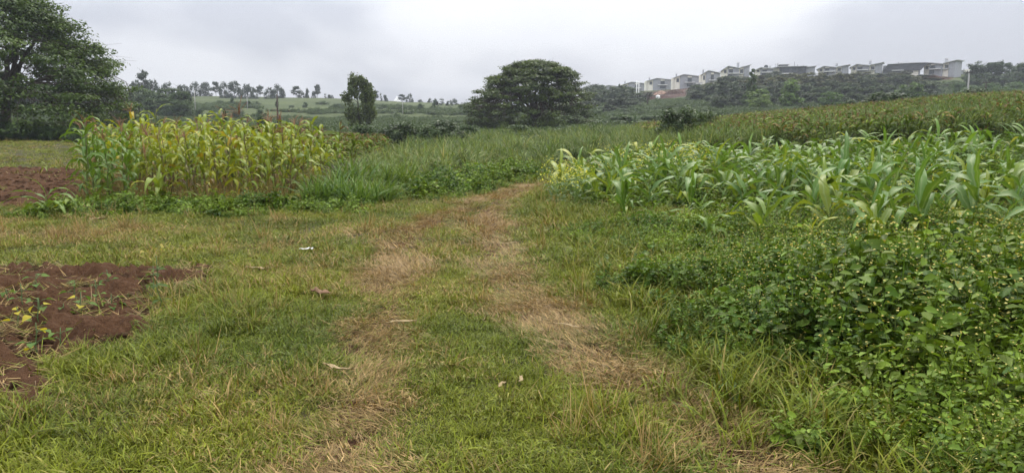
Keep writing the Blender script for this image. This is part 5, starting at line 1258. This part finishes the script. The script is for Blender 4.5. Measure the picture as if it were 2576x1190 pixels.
# ------------------------------------------------------------------ single plants
BL = tinted('broad_leaf', .65, .32, .12, None, .25)
def broad_leaf(seed, heart=True):
    g = np.random.default_rng(seed); n = 7; t = np.linspace(0, 1, n); w = (np.sin(np.pi * t ** .62) * .42 + .0) if heart else np.sin(np.pi * t ** .8) * .3
    v, f = [], []
    for k in range(n):
        for s_ in (-1, 0, 1): v.append((t[k], s_ * w[k], .18 * abs(s_) * w[k] / .42 * .8 - .22 * t[k] ** 2 + g.normal(0, .012)))
    f = [(3*k + a, 3*k + a + 1, 3*k + a + 4, 3*k + a + 3) for k in range(n - 1) for a in (0, 1)]
    return mesh_np('leaf', np.array(v), np.array(f), None, True, [BL])
BLV = [broad_leaf(850 + i) for i in range(5)] + [broad_leaf(860 + i, False) for i in range(3)]
STM = tinted('green_stem', .6, .05, .3, None, .2)
def herb(name, label, cat, x, y, h, nl, ls, col, seed, group=None, spread=.6, yellow=0.0, flowers=0, long=False):
    g = np.random.default_rng(seed); z0 = hz(x, y)
    o = thing(name, label, cat, (x, y, z0 - .01 + (.03 if 'bean' in name else 0)), g.random() * 6.28, group)
    q = MB(); top = np.array([g.normal(0, .05 * h), g.normal(0, .05 * h), h]); p = bend((0, 0, -.05), top, 0, 5, g, .02); q.tube(p, np.linspace(.006, .003, 5), 5)
    att = []
    for k in range(nl):
        f = .35 + .65 * (k + .5) / nl; b0 = p[min(4, int(f * 4))]; a = 2.4 * k + g.normal(0, .3); r = ls * spread * (1.2 - .5 * f)
        e_ = b0 + np.array([r * math.cos(a), r * math.sin(a), r * .5]); q.tube([b0, (b0 + e_) / 2 + np.array([0, 0, .01]), e_], .0025, 4, cap=False); att.append((e_, a, f))
    obj('stem', q.mesh('stem', STM, True), o, color=(.10, .15, .05))
    for e_, a, f in att:
        c = mixc(col, (.42, .36, .045), 1.0 if g.random() < yellow * .5 else .1 * g.random()); c = tuple(np.array(c) * (.85 + .3 * g.random()))
        obj('leaf', BLV[g.integers(5, 8) if long else g.integers(0, 5)], o, tuple(e_), (g.normal(0, .25), g.normal(.05, .25), a), ls * (1.15 - .4 * f) * (.85 + .3 * g.random()), c)
    for k in range(flowers):
        e_ = top + np.array([g.normal(0, .05), g.normal(0, .05), .03 + .05 * g.random()]); fl = MB()
        for j in range(5): fl.add([(0, 0, 0), (.011 * math.cos(j * 1.257 - .4), .011 * math.sin(j * 1.257 - .4), .003), (.02 * math.cos(j * 1.257), .02 * math.sin(j * 1.257), .002), (.011 * math.cos(j * 1.257 + .4), .011 * math.sin(j * 1.257 + .4), .003)], [(0, 1, 2, 3)])
        obj('flower', fl.mesh('flower', YF), o, tuple(e_), (g.normal(0, .5), g.normal(0, .5), 0))
    return o
BEANS = [(20,770,2,'bean seedling with two yellow leaves at the left picture edge',.7),(95,745,5,'bean seedling with a leafy green top at the back of the bed',.05),(60,790,4,'broad green bean plant in the bed, left',.0),(100,800,5,'large dark-leaved bean plant in the middle of the bed',.0),(45,840,3,'bean seedling with drooping yellow leaf at the left front',.8),
  (100,835,3,'bean seedling with a pair of yellow leaves below the dark one',.9),(160,815,4,'bean seedling with mixed yellow and green leaves',.5),(205,800,4,'bean seedling with one bright yellow leaf, centre of the bed',.4),(245,780,4,'dark green bean seedling right of the centre',.0),(285,790,4,'bean seedling by the right edge of the bed',.0),(275,735,3,'small yellowish bean seedling at the back right of the bed',.6),
  (95,905,4,'lime-yellow bean seedling at the front of the bed',.5),(150,880,2,'tiny round-leaved seedling in the bare soil at the front',.1),(190,765,3,'small green bean seedling behind the centre of the bed',.1)]
for i, (u, vb, nl, lab, yl) in enumerate(BEANS):
    x, y = base_at(u, vb); herb('bean_seedling', lab, 'bean plant', x, y, .15 + .05 * (i % 3), nl + 2, .072 + .018 * (i % 2), (.085, .16, .04), 900 + i, 'bean seedlings on the soil bed', .7, yl)
x, y = base_at(400, 785); herb('flowering_weed', 'tall yellow-flowered weed standing at the right end of the soil bed', 'weed', x, y, .50, 16, .075, (.075, .125, .035), 930, None, .5, .05, 9, True)
x, y = base_at(385, 760); herb('flowering_weed', 'shorter leafy weed left of the tall yellow-flowered one', 'weed', x, y, .34, 12, .07, (.07, .12, .035), 931, None, .5, .05, 3, True)
for i, (u, vb, h, nl, ls, lab, c) in enumerate([(2375,745,.55,8,.17,'light green broad-leaved plant rising above the weeds on the right',(.10,.20,.05)),(2540,1020,.32,5,.13,'broad light leaf plant at the lower right edge',(.09,.18,.045)),(1845,1012,.10,4,.10,'small broad-leaved rosette at the foot of the weeds',(.06,.13,.04)),
      (2190,1125,.09,3,.08,'small pale seedling beside the bare earth patch, lower right',(.10,.17,.08)),(2235,990,.24,7,.09,'leafy light green weed in front of the dense weeds',(.085,.17,.04)),(1480,640,.22,6,.10,'broad-leaved weed at the near corner of the maize field',(.07,.15,.045)),(1520,680,.2,6,.11,'dark broad-leaved weed left of the weedy slope',(.06,.13,.045)),(1640,660,.26,7,.12,'green dock-like weed below the low spreading maize',(.075,.16,.045)),
      (2080,700,.32,8,.11,'bluish broad-leaved plant in the middle of the weeds',(.06,.14,.055)),(2150,640,.35,8,.12,'leafy bean plant below the fountain-shaped maize',(.075,.16,.045)),(1990,720,.3,8,.10,'dark leafy weed at the left of the flowering weeds',(.05,.12,.04)),(2470,800,.4,8,.10,'dark leafy weed deep in the right-hand weeds',(.05,.12,.04)),(1255,735,.05,4,.05,'small flat weed in the middle of the track',(.05,.10,.04)),(865,655,.06,4,.06,'small dark weed on the left verge beside the white scrap',(.05,.11,.04))]):
    x, y = base_at(u, vb); herb('broadleaf_weed', lab, 'weed', x, y, h, nl, ls, c, 940 + i, 'broad-leaved weeds', .6, 0, 0, i in (0,))
# wild mustard: two drifts of yellow flowers
MF = foliage('mustard_petals', (0.62, 0.56, 0.05), (0.72, 0.68, 0.16), .6, .35, .2, False)
ML = foliage('mustard_leaves', (0.075, 0.14, 0.035), (0.15, 0.22, 0.07), .5, .3, .3, False)
def mustard_parts(seed):
    g = np.random.default_rng(seed); n = 8
    st = ribbons(disc(g, n, .06), g.random(n) * 6.28, .1 + .4 * g.random(n), .5 + .3 * g.random(n), np.full(n, .007), .15 * g.normal(size=n), 4, seed, 'stem')
    sv = st[0].reshape(n, 5, 2, 3).mean(2)
    P = np.concatenate([sv[:, 1], sv[:, 2], sv[:, 3]]); m_ = len(P); s_ = .06 + .06 * g.random(m_)
    lf = small_leaves(g, P, g.random(m_) * 6.28, g.normal(.2, .3, m_), s_, s_ * .45)
    F_ = np.repeat(sv[:, 4], 5, 0) + g.normal(0, .045, (n * 5, 3)); cv, cf = leaf_cards(F_, np.array([0, 0, .8]) + g.normal(0, .5, (len(F_), 3)), .026, g, .95)
    return (mesh_np('stem', st[0], st[1], st[2], False, [ML]), mesh_np('leaves', *lf, False, [ML]), mesh_np('flowers', cv, cf, {'rnd': np.repeat(g.random(len(F_)), 4)}, False, [MF]))
MUST = [mustard_parts(970 + i) for i in range(4)]
g = np.random.default_rng(6)
def must(x, y, s_, lab, grp, i):
    o = thing('mustard_plant', lab, 'mustard plant', (x, y, hz(x, y)), g.random() * 6.28, grp, s_)
    for nm, me in zip(('stem', 'leaves', 'flowers'), MUST[i % 4]):
        q = obj(nm, me, o)
        if nm != 'stem': q['kind'] = 'stuff'
for i in range(34):
    x, y = base_at(1388 + 75 * g.random(), 455 + 70 * g.random()); must(x, y, .75 + .4 * g.random(), 'yellow-flowered mustard plant by the track at the field corner', 'mustard at the field corner', i)
for i in range(44):
    u = 1500 + 290 * g.random() ** .7; d = 19 + 11 * g.random(); x = xat(u, d); must(x, d, .9 + .45 * g.random(), 'yellow-flowered mustard plant in the drift at the back of the maize field', 'mustard drift at the field back', i)
for i in range(14):
    u = 2150 + 400 * g.random(); d = 12 + 10 * g.random(); x = xat(u, d); must(x, d, .75 + .3 * g.random(), 'stray yellow-flowered mustard plant among the right-hand maize', 'stray mustard among the maize', i)
# ------------------------------------------------------------------ litter on the grass
PAPER = plain('white_scrap', (0.72, 0.70, 0.66), .7, .08, 8)
STR = plain('dry_straw', (0.30, 0.22, 0.11), .75, .25, 14); HUSK = plain('dry_husk', (0.17, 0.095, 0.05), .8, .35, 12)
def crumple(name, label, cat, u, v, lx, ly, m, seed, amp=.35, rz=0, lift=.05, n=(9, 4)):
    g = np.random.default_rng(seed); x, y = base_at(u, v); X, Y = np.meshgrid(np.linspace(-1, 1, n[0]), np.linspace(-1, 1, n[1]), indexing='ij')
    w = 1 - .75 * np.abs(X) ** 2; z = amp * ly * (np.abs(g.normal(size=X.shape)) + .9 * np.sin(X * 3 + seed) ** 2)
    vv = np.stack([(X * lx + g.normal(0, .03 * lx, X.shape)).ravel(), (Y * ly * w + .25 * lx * np.sin(X * 2.2 + seed)).ravel(), z.ravel()], 1)
    i, j = np.meshgrid(np.arange(n[0] - 1), np.arange(n[1] - 1), indexing='ij'); q = (i * n[1] + j).ravel()
    o = obj(name, mesh_np(name, vv, np.stack([q, q + n[1], q + n[1] + 1, q + 1], 1), None, True, [m]), None, (x, y, hz(x, y) + lift), (0, 0, rz))
    md = o.modifiers.new('thick', 'SOLIDIFY'); md.thickness = .003
    return tag(o, label, cat)
crumple('paper_scrap', 'small white scrap lying on the left verge', 'litter', 772, 636, .085, .03, PAPER, 1)
crumple('dry_leaf', 'curled pale dry maize leaf on the left verge', 'dry leaf', 648, 690, .16, .025, STR, 2, .4, -.4)
crumple('maize_husk', 'crumpled brown maize husk between verge and track', 'husk', 808, 752, .11, .05, HUSK, 3, .28, -.2, .05)
crumple('dry_leaf', 'tan dry maize leaf at the left wheel track, near the bottom', 'dry leaf', 850, 948, .12, .018, STR, 4, .4, -.3)
crumple('straw_stick', 'straight pale straw stalk beside the red bare patch', 'straw', 1270, 626, .17, .012, STR, 5, .3, .15)
crumple('dry_leaf', 'narrow pale dry leaf in the middle of the track', 'dry leaf', 1310, 975, .06, .012, STR, 6, .4, 1.2)
crumple('dry_leaf', 'short pale dry leaf lower in the track centre', 'dry leaf', 1262, 990, .05, .012, STR, 7, .4, 1.0)
crumple('dry_leaf', 'long tan dry leaf on the right wheel track', 'dry leaf', 1420, 835, .13, .014, STR, 8, .35, -.5)
crumple('dry_leaf', 'bent straw leaf in the track middle, above the green tuft', 'dry leaf', 1010, 830, .12, .012, STR, 9, .4, .5)
crumple('dry_leaf', 'fallen dry maize leaf on grass before the stand', 'dry leaf', 560, 528, .35, .03, STR, 10, .4, .15)
crumple('dry_leaf', 'small dry curled leaf at the foot of the lone drooping maize', 'dry leaf', 245, 562, .12, .04, STR, 11, .5, .3)

# ------------------------------------------------------------------ the hazy air
m, t = mat('haze'); b = NB(t)
pv = b.n('ShaderNodeVolumePrincipled'); pv.inputs['Color'].default_value = (0.86, 0.92, 1.0, 1); pv.inputs['Density'].default_value = 0.0003
pv.inputs['Anisotropy'].default_value = 0.2
b.l(pv.outputs[0], b.n('ShaderNodeOutputMaterial').inputs['Volume'])
hb = MB().box(-960, 960, -960, 960, -4, 52).build('haze', m); tag(hb, 'thin pale haze over the whole valley', 'haze', kind='stuff')
